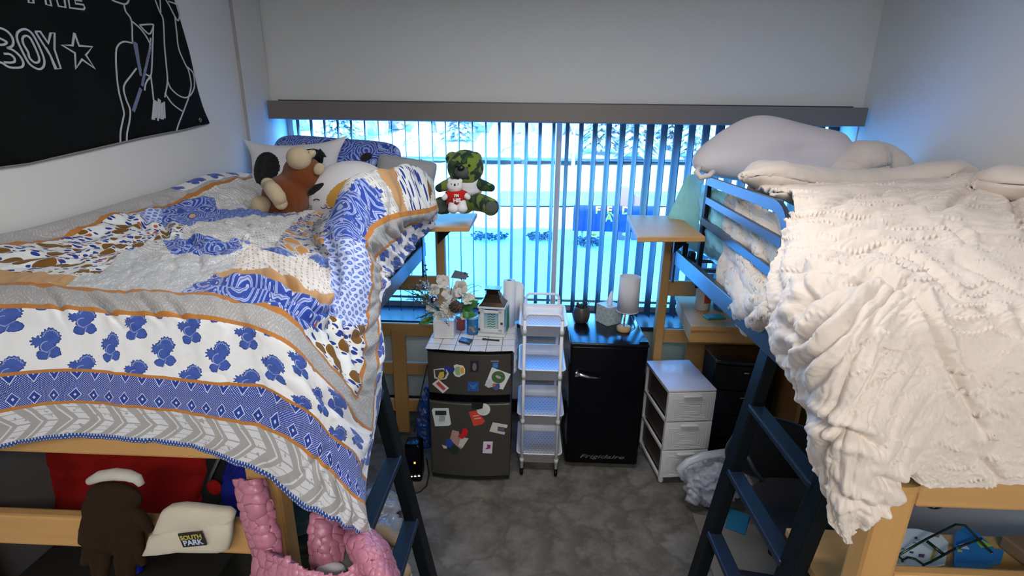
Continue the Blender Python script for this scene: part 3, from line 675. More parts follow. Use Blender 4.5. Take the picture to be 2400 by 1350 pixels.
FOLD = [([(165,765),(130,700),(90,672)], 9, .006), ([(300,770),(245,715),(205,690)], 9, .008), ([(390,760),(330,700),(290,690)], 8, .007), ([(455,770),(410,722),(380,700)], 8, .006),
 ([(520,645),(600,650),(680,680),(740,715),(790,725)], 7, .016), ([(500,668),(590,672),(670,700),(730,735),(785,750)], 7, .014), ([(545,700),(640,705),(705,745),(760,775)], 7, .011),
 ([(425,560),(470,585),(520,600)], 10, .014), ([(330,545),(350,520),(390,530)], 10, .012), ([(385,520),(395,560),(420,572)], 9, .010), ([(560,560),(640,590),(720,610),(770,640)], 9, .012),
 ([(480,520),(560,545),(640,575)], 6, .006), ([(520,510),(600,535),(670,560)], 6, .006), ([(760,740),(790,700),(790,600),(775,540)], 8, .012), ([(820,700),(835,620),(830,540)], 8, .009),
 ([(850,560),(870,520),(880,470)], 8, .009), ([(905,560),(912,500),(905,440)], 9, .010), ([(940,505),(945,460),(935,420)], 8, .008), ([(1000,490),(985,450),(970,410)], 8, .007),
 ([(560,925),(520,880),(480,870)], 8, .003), ([(760,760),(800,830),(815,900)], 9, .010), ([(800,770),(835,850),(845,900)], 8, .008), ([(700,1120),(740,1080),(770,1050)], 10, .006),
 ([(790,1230),(800,1180),(790,1130)], 10, .009), ([(830,1245),(830,1200),(815,1150)], 9, .009), ([(740,1195),(760,1150),(765,1110)], 10, .006), ([(590,1000),(660,965),(720,960)], 12, .005), ([(410,470),(470,455),(540,440)], 9, .008), ([(250,500),(330,480),(420,470)], 10, .008),
 ([(700,880),(790,960),(850,1030)], 11, .008), ([(620,860),(720,950),(800,1050)], 12, .006)]
Dp = creases(px_, py_, FOLD, 1.0)
top = np.clip((vv-.42)/.2, 0, 1)
Dp += .0105*fbm(uu*5+3, vv*5, 4, 31)*(.3+.7*top) + 0.010*(1-np.abs(fbm(uu*9+vv*5, vv*8-uu*3, 3, 12)))*top + .0022*fbm(uu*26, vv*22, 3, 77)
s_, t_ = uu*.8+vv*.6, -uu*.6+vv*.8
Dp += top*.014*(np.abs(fbm(s_*2.2+1, t_*9, 2, 91))**.7-.4)+top*.006*(np.abs(fbm(t_*3+4, s_*14, 2, 95))**.7-.4)
Dp += (1-top)*.006*np.sin(uu*23+vv*4+.6*fbm(uu*3, vv*3, 2, 4))*np.clip((uu+.7)/.3, 0, 1)
lump = np.clip((uu+.2)/.1, 0, 1)*np.clip((vv-1.0)/.2, 0, 1); Dp += lump*.006*fbm(uu*14, vv*9, 3, 50)
edge = np.clip(np.minimum((uu-US[0])/.06, 1), 0, 1)
G = G+N*(Dp*edge)[..., None]
G[..., 0] = np.maximum(G[..., 0], -1.650)
# which print each patch of cloth has
cu = (U[:-1]+U[1:])/2; cv = (V[:-1]+V[1:])/2; CU, CV = np.meshgrid(cu, cv)
qx = (px_[:-1,:-1]+px_[1:,1:])/2; qy = (py_[:-1,:-1]+py_[1:,1:])/2
d_in = np.maximum(-(CV-.475), CU)              # how far outside the inner field
mi = np.full(CU.shape, 9)
PATCH = [(13, [(180,470),(400,440),(520,430),(640,500),(640,520),(420,560),(250,530)]), (9, [(400,450),(440,415),(560,400),(640,430),(640,500),(520,505),(500,470),(440,465)]),
 (13, [(500,495),(560,492),(640,505),(700,510),(690,525),(560,520)]),
 (10, [(240,500),(340,465),(480,468),(520,500),(500,520),(430,545),(330,530)]), (11, [(270,505),(300,485),(380,485),(380,520),(330,540)]),
 (6, [(-400,640),(0,645),(130,652),(235,645),(300,600),(350,575),(440,560),(440,530),(340,528),(280,490),(180,480),(0,560),(-500,600)]),
 (9, [(430,545),(520,512),(600,508),(710,512),(660,570),(620,588),(560,575),(430,562)]),
 (14, [(655,560),(700,515),(790,500),(790,620),(740,600),(640,590)]), (13, [(560,570),(640,580),(700,600),(790,612),(790,640),(700,620),(600,600)]),
 (10, [(380,572),(420,560),(560,572),(570,590),(540,605),(470,608),(400,598)]),
 (12, [(-400,640),(0,634),(130,650),(190,655),(160,672),(130,690),(-500,690)]),
 (7, [(130,690),(180,655),(235,645),(300,600),(400,600),(470,608),(545,605),(570,600),(555,640),(495,640),(420,690)]),
 (8, [(545,640),(560,600),(590,575),(640,592),(720,602),(790,640),(790,710),(760,705),(700,680),(620,650)]),
 (12, [(495,642),(545,634),(620,640),(680,660),(720,690),(770,703),(790,712),(770,728),(700,715),(640,675),(560,650)]),
 (10, [(400,700),(470,655),(495,642),(560,650),(640,672),(700,705),(765,728),(785,745),(740,780),(690,790),(620,740),(540,700)]),
 (6, [(690,790),(735,760),(765,742),(800,765),(870,750),(880,800),(860,850),(850,950),(820,960),(780,880)]),
 (10, [(770,565),(775,470),(850,420),(885,430),(890,520),(860,566)]), (11, [(770,565),(862,566),(880,640),(872,760),(800,768),(770,740),(775,620)]),
 (9, [(850,430),(880,395),(905,400),(915,450),(930,500),(890,528),(885,450)]), (12, [(880,400),(925,385),(945,440),(950,505),(930,510),(915,450)]),
 (6, [(922,388),(960,370),(1000,395),(1006,440),(1003,498),(952,508),(945,440)])]
for k, poly in PATCH: mi[inpoly(qx, qy, poly)] = k
mi = np.where(CV < .475, 5, mi); mi = np.where(CU > 0, 5, mi)
s3 = (CV < .415) | (CU > .06); mi = np.where(s3, 4, mi)
ln = ((np.abs(CV-.475) < .0045) & (CU < 0)) | ((np.abs(CU) < .0045) & (CV > .475)); mi = np.where(ln, 2, mi)
ln = ((np.abs(CV-.415) < .006) & (CU < .06)) | ((np.abs(CU-.06) < .006) & (CV > .415)); mi = np.where(ln, 2, mi)
mi = np.where(CV < .215, 3, mi); mi = np.where(np.abs(CV-.215) < .006, 2, mi)
mi = np.where(CV < .110, 1, mi); mi = np.where(np.abs(CV-.110) < .005, 2, mi); mi = np.where(CV < .012, 0, mi)
wl = (CV > .475)&(CU < -1.41); mi = np.where(wl, 5, mi); mi = np.where((CV > .475)&(np.abs(CU+1.41) < .009), 2, mi); mi = np.where((CV > 1.5)&(CU < -1.44), 4, mi)
mi = np.where((CU > .19)&(CV > .5), 0, mi)
me = grid_mesh('patchwork_comforter', G, U, V, mi)
o = link('patchwork_comforter', me, fabs)
tag(o, 'rumpled blue, white and tan patchwork comforter draped over the left loft bed', 'comforter')
sm = o.modifiers.new('t', 'SOLIDIFY'); sm.thickness = .008; sm.offset = -1
# ------------------------------------------------------------------ cream tufted comforter
cream = mat('cream_chenille', (.74,.63,.545), .92, fn=lambda: cmix(tex_noise(objc(), 16, 3), (.70,.595,.52), (.78,.685,.61)), bump=lambda: tex_noise(objc(), 420, 3, .6), bumps=.35, bdist=.002, sheen=.25, spec=.1)
def tufts(a, b, seed, amp=.006, wob=1.0):
    """rows of little chenille tufts running in scalloped waves"""
    wv = b*1.0+.020*np.abs(np.sin(a*24+seed))+.035*fbm(a*2.6, b*2.6, 2, seed)*wob
    ph = wv/.050; row = np.abs(ph-np.round(ph))*.050
    band = np.exp(-(row/.0050)**2)
    seg = np.clip(np.cos(2*PI*a/.0125+np.round(ph)*2.4+2.2*vnoise(a*40, np.round(ph)*3.1, seed)), 0, 1)**.6*np.clip(.75+.9*vnoise(a*30+seed, np.round(ph)*7.3, seed+2), 0, 1.2)
    keep = np.clip(1.1+1.8*fbm(a*4, b*4, 2, seed+9), 0, 1)
    return amp*band*seg*keep
def crinkle(s, t, seed, ks, kt):
    n1 = np.abs(fbm(s*ks+seed*1.7, t*kt+.5*fbm(s*2.3, t*2.3, 2, seed+40), 2, seed)); n2 = np.abs(fbm(s*ks*2.1, t*kt*2.3, 2, seed+5))
    return n1**.7+.45*n2**.8
def flow_main(uu, vv):
    top = np.clip((vv-.72)/.15, 0, 1); left = np.clip((.42-uu)/.22, 0, 1)*(1-top); right = (1-top)*(1-left)
    a1, a2 = math.radians(52), math.radians(-58)
    def rot(a): return uu*math.cos(a)+vv*math.sin(a), -uu*math.sin(a)+vv*math.cos(a)
    s1, t1 = rot(a1); s2, t2 = rot(a2)
    return .027*top*crinkle(uu, vv+.16*uu*uu, 3, 1.1, 12)+.021*left*crinkle(s1, t1, 9, 1.6, 15)+.006*right*crinkle(s2, t2, 15, 1.0, 7)
def puff(name_unused, net, us, vs, folds, du=.0052, seed=1, amp=.006, noise_a=.012, flip=None, flow=None):
    G, U, V = sheet(net, us, vs, du); N = grid_normals(G)
    q = (CAM-Vector(G.reshape(-1,3).mean(0))).normalized()
    if (N.reshape(-1,3)@np.array(q)).mean() < 0: N = -N
    px_, py_ = proj(G.reshape(-1, 3)); px_ = px_.reshape(G.shape[:2]); py_ = py_.reshape(G.shape[:2]); uu, vv = np.meshgrid(U, V)
    D = np.clip(creases(px_, py_, [(a_, w_*1.45, d_*.85) for a_, w_, d_ in folds]), -9, 9); D = .023*np.tanh(D/.021)
    for _ in range(3): D[1:-1,1:-1] = (D[1:-1,1:-1]*2+D[:-2,1:-1]+D[2:,1:-1]+D[1:-1,:-2]+D[1:-1,2:])/6
    r = 1-np.abs(fbm(uu*4.2+seed, vv*4.2, 3, seed)); D += noise_a*(r-.6)+.5*noise_a*fbm(uu*11, vv*11, 3, seed+3)
    r2 = 1-np.abs(fbm(uu*9+5*vv+seed, vv*7, 2, seed+8)); D += .35*noise_a*r2**3
    if flow: D = D+flow(uu, vv)-.012
    G = G+N*D[..., None]; Gs = G.copy()
    for _ in range(10): Gs[1:-1,1:-1] = (Gs[:-2,1:-1]+Gs[2:,1:-1]+Gs[1:-1,:-2]+Gs[1:-1,2:])/4
    N2 = grid_normals(Gs); N2 = N2 if (N2*N).sum() > 0 else -N2
    G = G+N2*(tufts(uu, vv, seed, amp)+.0012*fbm(uu*90, vv*90, 2, seed))[..., None]
    return G, U, V
Yy = lambda x, y, d: aY(x, y, d)
WX = 1.955
pieces = []
net = [
 [Yy(1984,1274,.95), Yy(2012,1245,.93), Yy(2065,1208,.93), Yy(2126,1132,.95), Yy(2185,1150,.965), Yy(2275,1150,.965), Yy(2400,1142,.965), W(1.62,.965,1.245), W(WX,.97,1.25)],
 [Yy(1948,1215,.96), Yy(1985,1190,.92), Yy(2045,1150,.90), Yy(2112,1095,.92), Yy(2185,1100,.95), Yy(2280,1098,.955), Yy(2400,1090,.955), W(1.62,.955,1.32), W(WX,.96,1.32)],
 [Yy(1926,1130,.98), Yy(1960,1100,.91), Yy(2025,1060,.88), Yy(2100,1035,.90), Yy(2185,1035,.93), Yy(2285,1030,.94), Yy(2400,1020,.94), W(1.62,.94,1.40), W(WX,.95,1.39)],
 [Yy(1893,1045,1.03), Yy(1935,1010,.93), Yy(2000,975,.89), Yy(2090,950,.90), Yy(2180,945,.92), Yy(2285,940,.93), Yy(2400,930,.93), W(1.62,.93,1.47), W(WX,.94,1.47)],
 [Yy(1883,960,1.06), Yy(1925,930,.95), Yy(1990,895,.90), Yy(2080,865,.91), Yy(2180,855,.93), Yy(2285,850,.94), Yy(2400,840,.94), W(1.63,.94,1.56), W(WX,.95,1.56)],
 [Yy(1830,860,1.18), Yy(1880,835,1.02), Yy(1960,805,.94), Yy(2060,780,.94), Yy(2170,765,.96), Yy(2285,760,.98), Yy(2400,755,1.0), W(1.64,1.0,1.64), W(WX,1.02,1.64)],
 [Yy(1810,775,1.28), Yy(1868,745,1.12), Yy(1950,720,1.02), Yy(2055,705,1.01), Yy(2165,700,1.03), Yy(2285,700,1.05), Yy(2400,700,1.06), W(1.66,1.08,1.665), W(WX,1.10,1.67)],
 [Yy(1812,690,1.40), Yy(1868,668,1.26), Yy(1950,650,1.16), Yy(2055,640,1.15), Yy(2165,640,1.16), Yy(2285,645,1.17), Yy(2400,650,1.18), W(1.68,1.20,1.70), W(WX,1.22,1.71)],
 [Yy(1818,615,1.52), Yy(1872,600,1.42), Yy(1955,590,1.36), Yy(2055,585,1.35), Yy(2160,585,1.36), Yy(2280,592,1.36), Yy(2395,600,1.36), W(1.72,1.40,1.73), W(WX,1.41,1.74)],
 [Yy(1842,545,1.66), Yy(1890,535,1.60), Yy(1965,532,1.58), Yy(2060,530,1.58), Yy(2160,532,1.58), Yy(2275,540,1.57), Yy(2390,550,1.56), W(1.76,1.62,1.75), W(WX,1.63,1.76)],
 [Yy(1862,485,1.84), Yy(1910,482,1.80), Yy(1980,484,1.84), Yy(2065,484,1.85), Yy(2155,484,1.86), Yy(2265,488,1.86), Yy(2360,498,1.86), W(1.80,1.88,1.775), W(WX,1.90,1.785)],
 [Yy(1835,448,2.06), Yy(1905,452,2.05), Yy(1985,456,2.10), Yy(2068,456,2.11), Yy(2150,455,2.12), Yy(2240,452,2.12), W(1.74,2.12,1.80), W(1.84,2.13,1.815), W(WX,2.14,1.82)],
 [W(.99,2.38,1.74), W(1.10,2.40,1.75), W(1.25,2.42,1.76), W(1.38,2.42,1.77), W(1.52,2.42,1.78), W(1.66,2.42,1.80), W(1.76,2.42,1.81), W(1.86,2.42,1.82), W(WX,2.42,1.825)],
 [W(1.0,2.60,1.66), W(1.10,2.60,1.68), W(1.25,2.60,1.70), W(1.38,2.60,1.72), W(1.52,2.60,1.74), W(1.66,2.60,1.76), W(1.76,2.60,1.77), W(1.86,2.60,1.78), W(WX,2.60,1.78)]]
net = [r[:7]+[r[6].lerp(r[-1], .22), r[6].lerp(r[-1], .55), r[-1]] for r in net]
us = [0,.08,.17,.27,.37,.48,.60,.74,.95,1.25]; vs = [0,.08,.16,.24,.33,.43,.53,.64,.77,.92,1.10,1.28,1.50,1.66]
F = [([(1868,718),(1930,692),(1990,665),(2060,652),(2100,672),(2150,691),(2175,738),(2205,800),(2232,860),(2269,925),(2309,1015)], 9, .024),
 ([(1850,640),(1950,640),(2050,645),(2080,655)], 8, .014), ([(1880,585),(1980,560),(2060,545),(2140,555)], 8, .010), ([(1900,560),(1990,530),(2100,530),(2210,530),(2260,570)], 7, .013),
 ([(1860,610),(1950,590),(2060,585),(2150,610),(2230,660)], 7, .012), ([(2100,595),(2170,630),(2220,670),(2260,700)], 6, .012), ([(2240,600),(2300,630),(2400,680)], 8, .016), ([(2220,535),(2265,570)], 7, .018),
 ([(2310,720),(2350,760),(2420,800)], 10, .014), 
 ([(1830,830),(1900,790),(1960,740),(1990,700)], 9, .018), ([(1870,860),(1930,830),(1990,770),(2010,720)], 9, .014), ([(1900,930),(1960,850),(2000,790)], 9, .011), ([(1845,760),(1880,800),(1925,790)], 8, .016),
 ([(1885,960),(1960,1000),(2000,1010),(2060,1050)], 9, .024), ([(1935,1050),(1965,1020),(1978,1005)], 9, .020), ([(2120,840),(2080,900),(2040,980)], 10, .006), ([(2380,720),(2400,760),(2440,800)], 8, .010),
 ([(1955,1120),(1990,1170),(2050,1190),(2120,1180)], 7, .014), ([(1975,1190),(2020,1200),(2060,1205)], 6, .008), ([(2050,1120),(2110,1135),(2140,1125)], 8, .016), ([(2300,1080),(2330,1110),(2350,1140)], 8, .010),
 ([(2110,455),(2180,500),(2220,495),(2270,450),(2330,420)], 8, .020), ([(1990,515),(2080,500),(2140,500)], 7, .014), ([(1930,500),(2000,470),(2080,470)], 8, .010), ([(1870,520),(1960,515),(2050,520)], 7, .010),
 ([(2330,420),(2370,470),(2400,560)], 9, .020), ([(2180,500),(2260,540),(2330,560)], 8, .010), ([(1890,640),(1900,700),(1880,740)], 7, .012), ([(1840,560),(1830,640),(1835,720)], 7, .010), ([(2050,810),(2150,830),(2230,800)], 8, .004)]
pieces.append(puff('main', net, us, vs, F, .0022, 3, .0080, .004, flow=flow_main))
# thick roll lying across the bed towards the head, with its open end at the aisle
def roll(path, rads, seed, squash=.75, turns=44, k=170, am=.006):
    path = [Vector(p) for p in path]; T = np.linspace(0, len(path)-1, k); Pp = cr(np.array([list(p) for p in path]), T); rr_ = cr(np.array([[r, 0, 0] for r in rads]), T)[:, 0]
    G = np.zeros((k, turns+1, 3)); ang = np.linspace(0, 2*PI, turns+1)
    for i in range(k):
        t = Vector(Pp[min(i+1, k-1)]-Pp[max(i-1, 0)]).normalized(); x = t.cross(Vector((0,0,1))).normalized(); z = x.cross(t)
        for j, a in enumerate(ang):
            jj = j % turns; s_ = 1+.10*float(vnoise(np.array(i*.05), np.array(jj*.25), seed))
            G[i, j] = Pp[i]+np.array(x*math.cos(a)*rr_[i]*s_+z*math.sin(a)*rr_[i]*squash*s_)
    N = grid_normals(G); c = Pp[:, None, :]
    if ((G-c)*N).sum() < 0: N = -N
    U = np.linspace(0, 2*PI*np.mean(rads), turns+1); L = np.concatenate([[0], np.cumsum(np.linalg.norm(np.diff(Pp, axis=0), axis=1))]); uu, vv = np.meshgrid(U, L)
    per = np.sin(np.linspace(0, PI, turns+1))[None, :]
    D = tufts(uu, vv, seed, am)+.008*fbm(uu*7, vv*7, 3, seed)*per+.004*fbm(uu*20, vv*20, 2, seed+1)*per
    return G+N*D[..., None], U, L
pieces.append(roll([aY(1738,412,2.30), aY(1800,412,2.36), aY(1900,430,2.44), aY(2010,436,2.5), aY(2130,424,2.5), aY(2240,414,2.4), W(1.90,2.36,1.80)], [.002,.075,.085,.085,.09,.08,.02], 21, .72))
pieces.append(roll([aY(1812,452,2.02), aY(1900,462,2.08), aY(2010,466,2.12), aY(2110,458,2.2)], [.008,.055,.06,.008], 25, .6, 30, 110))
pieces.append(roll([aY(2275,440,2.1), aY(2330,425,2.1), aY(2400,430,1.98), W(1.93,1.9,1.84)], [.01,.07,.08,.03], 33, .7, 30, 110))
# bunched part seen between the guard rail bars, and the lobe that slips out below them
net = [[aX(x, y, X_) for x, y, X_ in r] for r in (
 [(1712,452,.96),(1745,470,.975),(1785,490,.975),(1838,510,.96)], [(1700,470,.945),(1740,500,.94),(1780,530,.94),(1845,545,.94)], [(1705,510,.945),(1745,540,.935),(1790,570,.935),(1845,590,.935)],
 [(1700,545,.94),(1745,575,.93),(1790,605,.93),(1845,640,.93)], [(1698,585,.93),(1740,612,.915),(1785,645,.91),(1845,690,.90)], [(1688,635,.90),(1730,655,.87),(1780,685,.85),(1830,715,.83)],
 [(1692,685,.88),(1728,705,.84),(1775,725,.82),(1822,738,.81)], [(1712,735,.88),(1740,748,.85),(1778,758,.83),(1818,760,.83)], [(1745,775,.90),(1762,782,.88),(1785,782,.87),(1812,775,.87)])]
pieces.append(puff('lobe', net, [0,.2,.4,.66], [0,.1,.2,.28,.36,.46,.55,.63,.70], [([(1700,470),(1760,500),(1840,540)], 6, .008), ([(1830,700),(1770,730),(1740,760)], 9, .012), ([(1700,560),(1760,600),(1830,640)], 7, .010), ([(1725,640),(1760,690),(1820,700)], 9, .010)], .005, 44, .008, .016))
# far corner piece of the comforter behind the pillow
pieces.append(roll([W(1.55,2.70,1.76), W(1.66,2.80,1.83), W(1.80,2.82,1.84), W(1.90,2.75,1.80)], [.07,.12,.12,.06], 61, .8, 30, 90))
root_v = []; me = None; bmj = bmesh.new()
for Gp, Up, Vp in pieces:
    m_ = grid_mesh('tmp', Gp, Up, Vp); bmj.from_mesh(m_); bpy.data.meshes.remove(m_)
me = bpy.data.meshes.new('cream_comforter'); bmj.to_mesh(me); bmj.free()
for p in me.polygons: p.use_smooth = True
o = link('cream_comforter', me, cream); tag(o, 'thick rumpled cream comforter with chenille tufts spilling off the right loft bed', 'comforter')
sm = o.modifiers.new('t', 'SOLIDIFY'); sm.thickness = .012; sm.offset = -1
# ------------------------------------------------------------------ pillows and soft toys on the left bed
def pillow(name, c, xa, ya, w, h, T, mats, parent=None, seed=1, n=46, wr=.008, mifn=None, corner=.0, pw=2.6):
    x = Vector(xa).normalized(); y = Vector(ya); y = (y-x*y.dot(x)).normalized(); z = x.cross(y); c = Vector(c)
    s = np.sin(np.linspace(-PI/2, PI/2, n)); A, B = np.meshgrid(s, s)
    prof = (1-np.abs(A)**pw)*(1-np.abs(B)**pw); th = T*np.sqrt(np.maximum(prof, 0))*.5
    pin = 1-.06*(1-np.abs(B)**2); pin2 = 1-.06*(1-np.abs(A)**2)
    ear = 1+corner*(np.abs(A)*np.abs(B))**4
    X_ = A*w/2*pin*ear; Y_ = B*h/2*pin2*ear
    wv = wr*fbm(A*2.2+seed, B*2.2, 4, seed)*np.sqrt(np.maximum(prof, 0))
    vs = []; fs = []; mi = []
    for sg in (1, -1):
        off = len(vs)
        for i in range(n):
            for j in range(n): vs.append(c+x*float(X_[i,j])+y*float(Y_[i,j])+z*float(sg*(th[i,j])+wv[i,j]))
        for i in range(n-1):
            for j in range(n-1):
                q = (off+i*n+j, off+i*n+j+1, off+(i+1)*n+j+1, off+(i+1)*n+j); fs.append(q if sg > 0 else q[::-1])
                mi.append(mifn((A[i,j]+A[i,j+1])/2, (B[i,j]+B[i+1,j])/2, sg) if mifn else 0)
    me = bpy.data.meshes.new(name); me.from_pydata([tuple(v) for v in vs], [], fs)
    uv = me.uv_layers.new(name='UVMap'); aa = A.reshape(-1)*w/2; bb = B.reshape(-1)*h/2; nn = n*n
    for l in me.loops: k = l.vertex_index % nn; uv.data[l.index].uv = (aa[k], bb[k])
    me.polygons.foreach_set('material_index', mi); me.polygons.foreach_set('use_smooth', [True]*len(fs))
    b = bmesh.new(); b.from_mesh(me); bmesh.ops.remove_doubles(b, verts=b.verts, dist=1e-5); bmesh.ops.recalc_face_normals(b, faces=b.faces); b.to_mesh(me); b.free()
    o = link(name, me, mats, parent)
    if parent: me.transform(wmat(parent).inverted())
    return o
tag(pillow('patterned_pillow', (-1.17, 3.06, 1.735), (1, .03, -.06), (0, .42, .9), .80, .44, .17, fabs[10], seed=5, corner=-.16), 'blue paisley pillow with orange flowers propped against the window', 'pillow')
greyp = fabric('grey_cotton', (.40,.39,.39))
tag(pillow('grey_pillow', aY(950, 412, 2.98), (1, .0, -.14), (0, .35, .9), .36, .22, .13, greyp, seed=9, corner=-.10), 'grey pillow corner between the window and the comforter mound', 'pillow')
wplush = fabric('white_plush', (.74,.73,.74), sc=500, var=.05); bplush = fabric('black_plush', (.012,.012,.014), sc=500); oplush = fabric('amber_plush', (.56,.30,.055), sc=500)
cat2 = thing('cat_cushion', 'square white cushion with black patches and corner ears behind the monkey', 'cushion', tuple(aY(690, 490, 2.82)))
pillow('body', (-1.335, 2.87, 1.715), (1, .02, .05), (-.10, .42, .9), .50, .40, .15, [wplush, bplush], cat2, 14, n=130, corner=.20,
       mifn=lambda a, b, s: 1 if s > 0 and (((a+.55)/.34)**2+((b-.18)/.52)**2 < 1 or ((a-.48)/.30)**2+((b-.42)/.34)**2 < 1) else 0)
e0 = aY(757, 352, 2.78); obj('ear', MB().lathe([(.03,0),(.02,.02),(0,.045)], (0,0,0), 12, M=Matrix.Translation(aY(752, 368, 2.79))), bplush, cat2)
# --- sleeping calico cat
def ellip(c, r, R=None):
    Mx = Matrix.Translation(c) @ (R.to_4x4() if R else Matrix.Identity(4)) @ Matrix.Diagonal((r[0], r[1], r[2], 1)); return Mx
def hit(Mx, x, y, out=0.0):             # where a line of sight meets an ellipsoid: used to set eyes and patches on the skin
    Mi = Mx.inverted(); o = Mi @ CAM; d = (Mi.to_3x3() @ ray(x, y)); a = d.dot(d); b = o.dot(d); c = o.dot(o)-(1+out)**2; q = b*b-a*c
    if q < 0: return None
    return CAM+ray(x, y)*((-b-math.sqrt(q))/a)
def ell_mesh(Mx, n=90, regions=()):
    b = bmesh.new(); bmesh.ops.create_uvsphere(b, u_segments=n, v_segments=n//2+6, radius=1); bmesh.ops.transform(b, matrix=Mx, verts=b.verts)
    m = MB(); b.verts.index_update(); vs = [v.co.copy() for v in b.verts]; c = Mx.translation; mi = []
    fs = [[v.index for v in f.verts] for f in b.faces]
    ce = np.array([list(sum((vs[i] for i in f), Vector())/len(f)) for f in fs]); px, py = proj(ce)
    front = ((ce-np.array(c))*(np.array(CAM)-ce)).sum(1) > 0; mi = np.zeros(len(fs), int)
    for k, poly in regions: mi[front & inpoly(px, py, poly)] = k
    b.free(); m.v = [tuple(v) for v in vs]; m.f = [tuple(f) for f in fs]; m.m = [int(i) for i in mi]; m.sm = [True]*len(fs); return m
def circ(cx, cy, rx, ry, rot=0, n=28): return [(cx+rx*math.cos(t)*math.cos(rot)-ry*math.sin(t)*math.sin(rot), cy+rx*math.cos(t)*math.sin(rot)+ry*math.sin(t)*math.cos(rot)) for t in np.linspace(0, 2*PI, n+1)[:-1]]
cc = aY(812, 452, 2.62); Rm = Euler((0, math.radians(-16), 0)).to_matrix()
CM = ellip(cc, (.225, .15, .155), Rm)
ct = thing('calico_cat_plush', 'sleeping white calico cat plush with amber patch and black ears', 'plush toy', (cc.x, cc.y, cc.z-.15))
obj('body', ell_mesh(CM, 260, [(1, circ(822, 452, 62, 33, -.45))]), [wplush, oplush], ct)
def on(Mx, x, y, out=.01): 
    p = hit(Mx, x, y, out); return p
dk = mat('dark_thread', (.02,.015,.015), .8); pk = mat('pink_thread', (.6,.25,.22), .8)
def thread(name, Mx, pts, r, m, parent): 
    q = [on(Mx, x, y, .005) for x, y in pts]; q = [p for p in q if p]; 
    return obj(name, MB().tube(q, r, 6), m, parent)
thread('eye', CM, [(735,470),(739,467),(744,467),(749,470)], .0028, dk, ct)
thread('mouth', CM, [(752,485),(756,489),(761,488),(765,485),(769,489),(774,489),(778,486)], .002, dk, ct)
for pts in ([(724,481),(731,484)], [(724,486),(731,487)], [(724,491),(731,490)]): thread('whisker', CM, pts, .0016, dk, ct)
p = on(CM, 765, 480, .01); obj('nose', MB().ell(p, (.010,.006,.007), n=12), pk, ct)
a = on(CM, 722, 458, .03) or aY(722, 458, 2.5); b = on(CM, 757, 430, .06) or aY(757, 430, 2.5)
obj('ear', MB().tube([a, a.lerp(b, .3), a.lerp(b, .7), b], [.006, .022, .022, .006], 10, sx=.6), bplush, ct)
obj('ear', MB().ell(aY(858, 368, 2.62), (.034, .014, .020), (0, math.radians(-22), 0), n=16), bplush, ct)
# --- toy monkey lying back
mf = fur('brown_fur', (.25,.065,.015)); tf = fabric('tan_felt', (.58,.46,.30), sc=700, var=.1)
mk = thing('monkey_plush', 'brown toy monkey with tan muzzle lying back against the white cushion', 'plush toy', tuple(aY(670, 500, 2.5)))
q = lambda x, y, d: aY(x, y, d)
s_ = 1/455.
m = MB(); m.ell(q(672,462,2.52), (54*s_, 46*s_, 50*s_)); m.ell(q(712,410,2.56), (46*s_, 42*s_, 44*s_), (0,.5,0)); m.ell(q(690,437,2.54), (46*s_, 36*s_, 36*s_))
m.tube([q(672,488,2.50), q(640,493,2.46), q(598,496,2.44)], [.05,.036,.022], 14); m.tube([q(650,452,2.46), q(636,452,2.43)], [.035,.03], 12)
m.ell(q(640,487,2.47), (45*s_, 30*s_, 16*s_)); m.ell(q(738,420,2.56), (22*s_, 22*s_, 40*s_))
blobby('body', m, mf, mk, .006, 5)
blobby('muzzle', MB().ell(q(700,371,2.49), (27*s_, 24*s_, 25*s_)).ell(q(727,362,2.53), (15*s_, 12*s_, 9*s_), (0,-.6,0)), tf, mk, .005, 5)
obj('ear', MB().ell(q(747,396,2.50), (11*s_, 5*s_, 14*s_), (0,.6,0)), tf, mk)
obj('foot', MB().tube([q(628,432,2.40), q(640,446,2.375), q(652,462,2.37), q(658,476,2.38)], [.030,.036,.036,.030], 20).ell(q(628,432,2.40), (.031,.031,.031)).ell(q(658,476,2.38), (.031,.031,.031)), tf, mk)
obj('foot', MB().ell(q(612,482,2.42), (22*s_, 20*s_, 22*s_)).ell(q(622,492,2.44), (26*s_, 16*s_, 14*s_)), tf, mk)
eb = mat('bead_black', (.01,.01,.01), .15)
obj('eye', MB().ell(q(722,358,2.497), (.006,.005,.006), n=10), eb, mk); obj('eye', MB().ell(q(694,349,2.485), (.007,.005,.004), n=10), eb, mk)
# --- camouflage bear and small bear on the left tray
camo = mat('camouflage_fur', (.1,.15,.06), .95, fn=lambda: cmix(gt(tex_noise(objc(), 19, 2, .4), .53), cmix(gt(tex_noise(E(E.nt.nodes.new('ShaderNodeTexCoord').outputs['Object']), 26, 2, .4), .55), (.022,.045,.035), (.045,.10,.03)), (.19,.26,.045)),
           bump=lambda: tex_noise(objc(), 260, 4, .7), bumps=.6, bdist=.005, sheen=.15, spec=.1)
D = 2.88; u = 1/(1200/3.07)
bt = thing('camouflage_bear', 'camouflage green teddy bear in a white shirt sitting on the left tray', 'plush toy', tuple(aY(1090, 498, D)))
m = MB(); m.ell(q(1091,392,D), (40*u,36*u,37*u)); m.ell(q(1090,412,D), (33*u,32*u,22*u)); 
for x in (1060, 1114): m.ell(q(x, 372, D+.01), (15*u, 8*u, 15*u))
m.ell(q(1088,450,D+.01), (36*u,32*u,48*u))
m.tube([q(1115,430,D), q(1135,436,D-.02), q(1150,440,D-.03)], [14*u,12*u,9*u], 14).ell(q(1150,440,D-.03), (10*u,9*u,9*u))
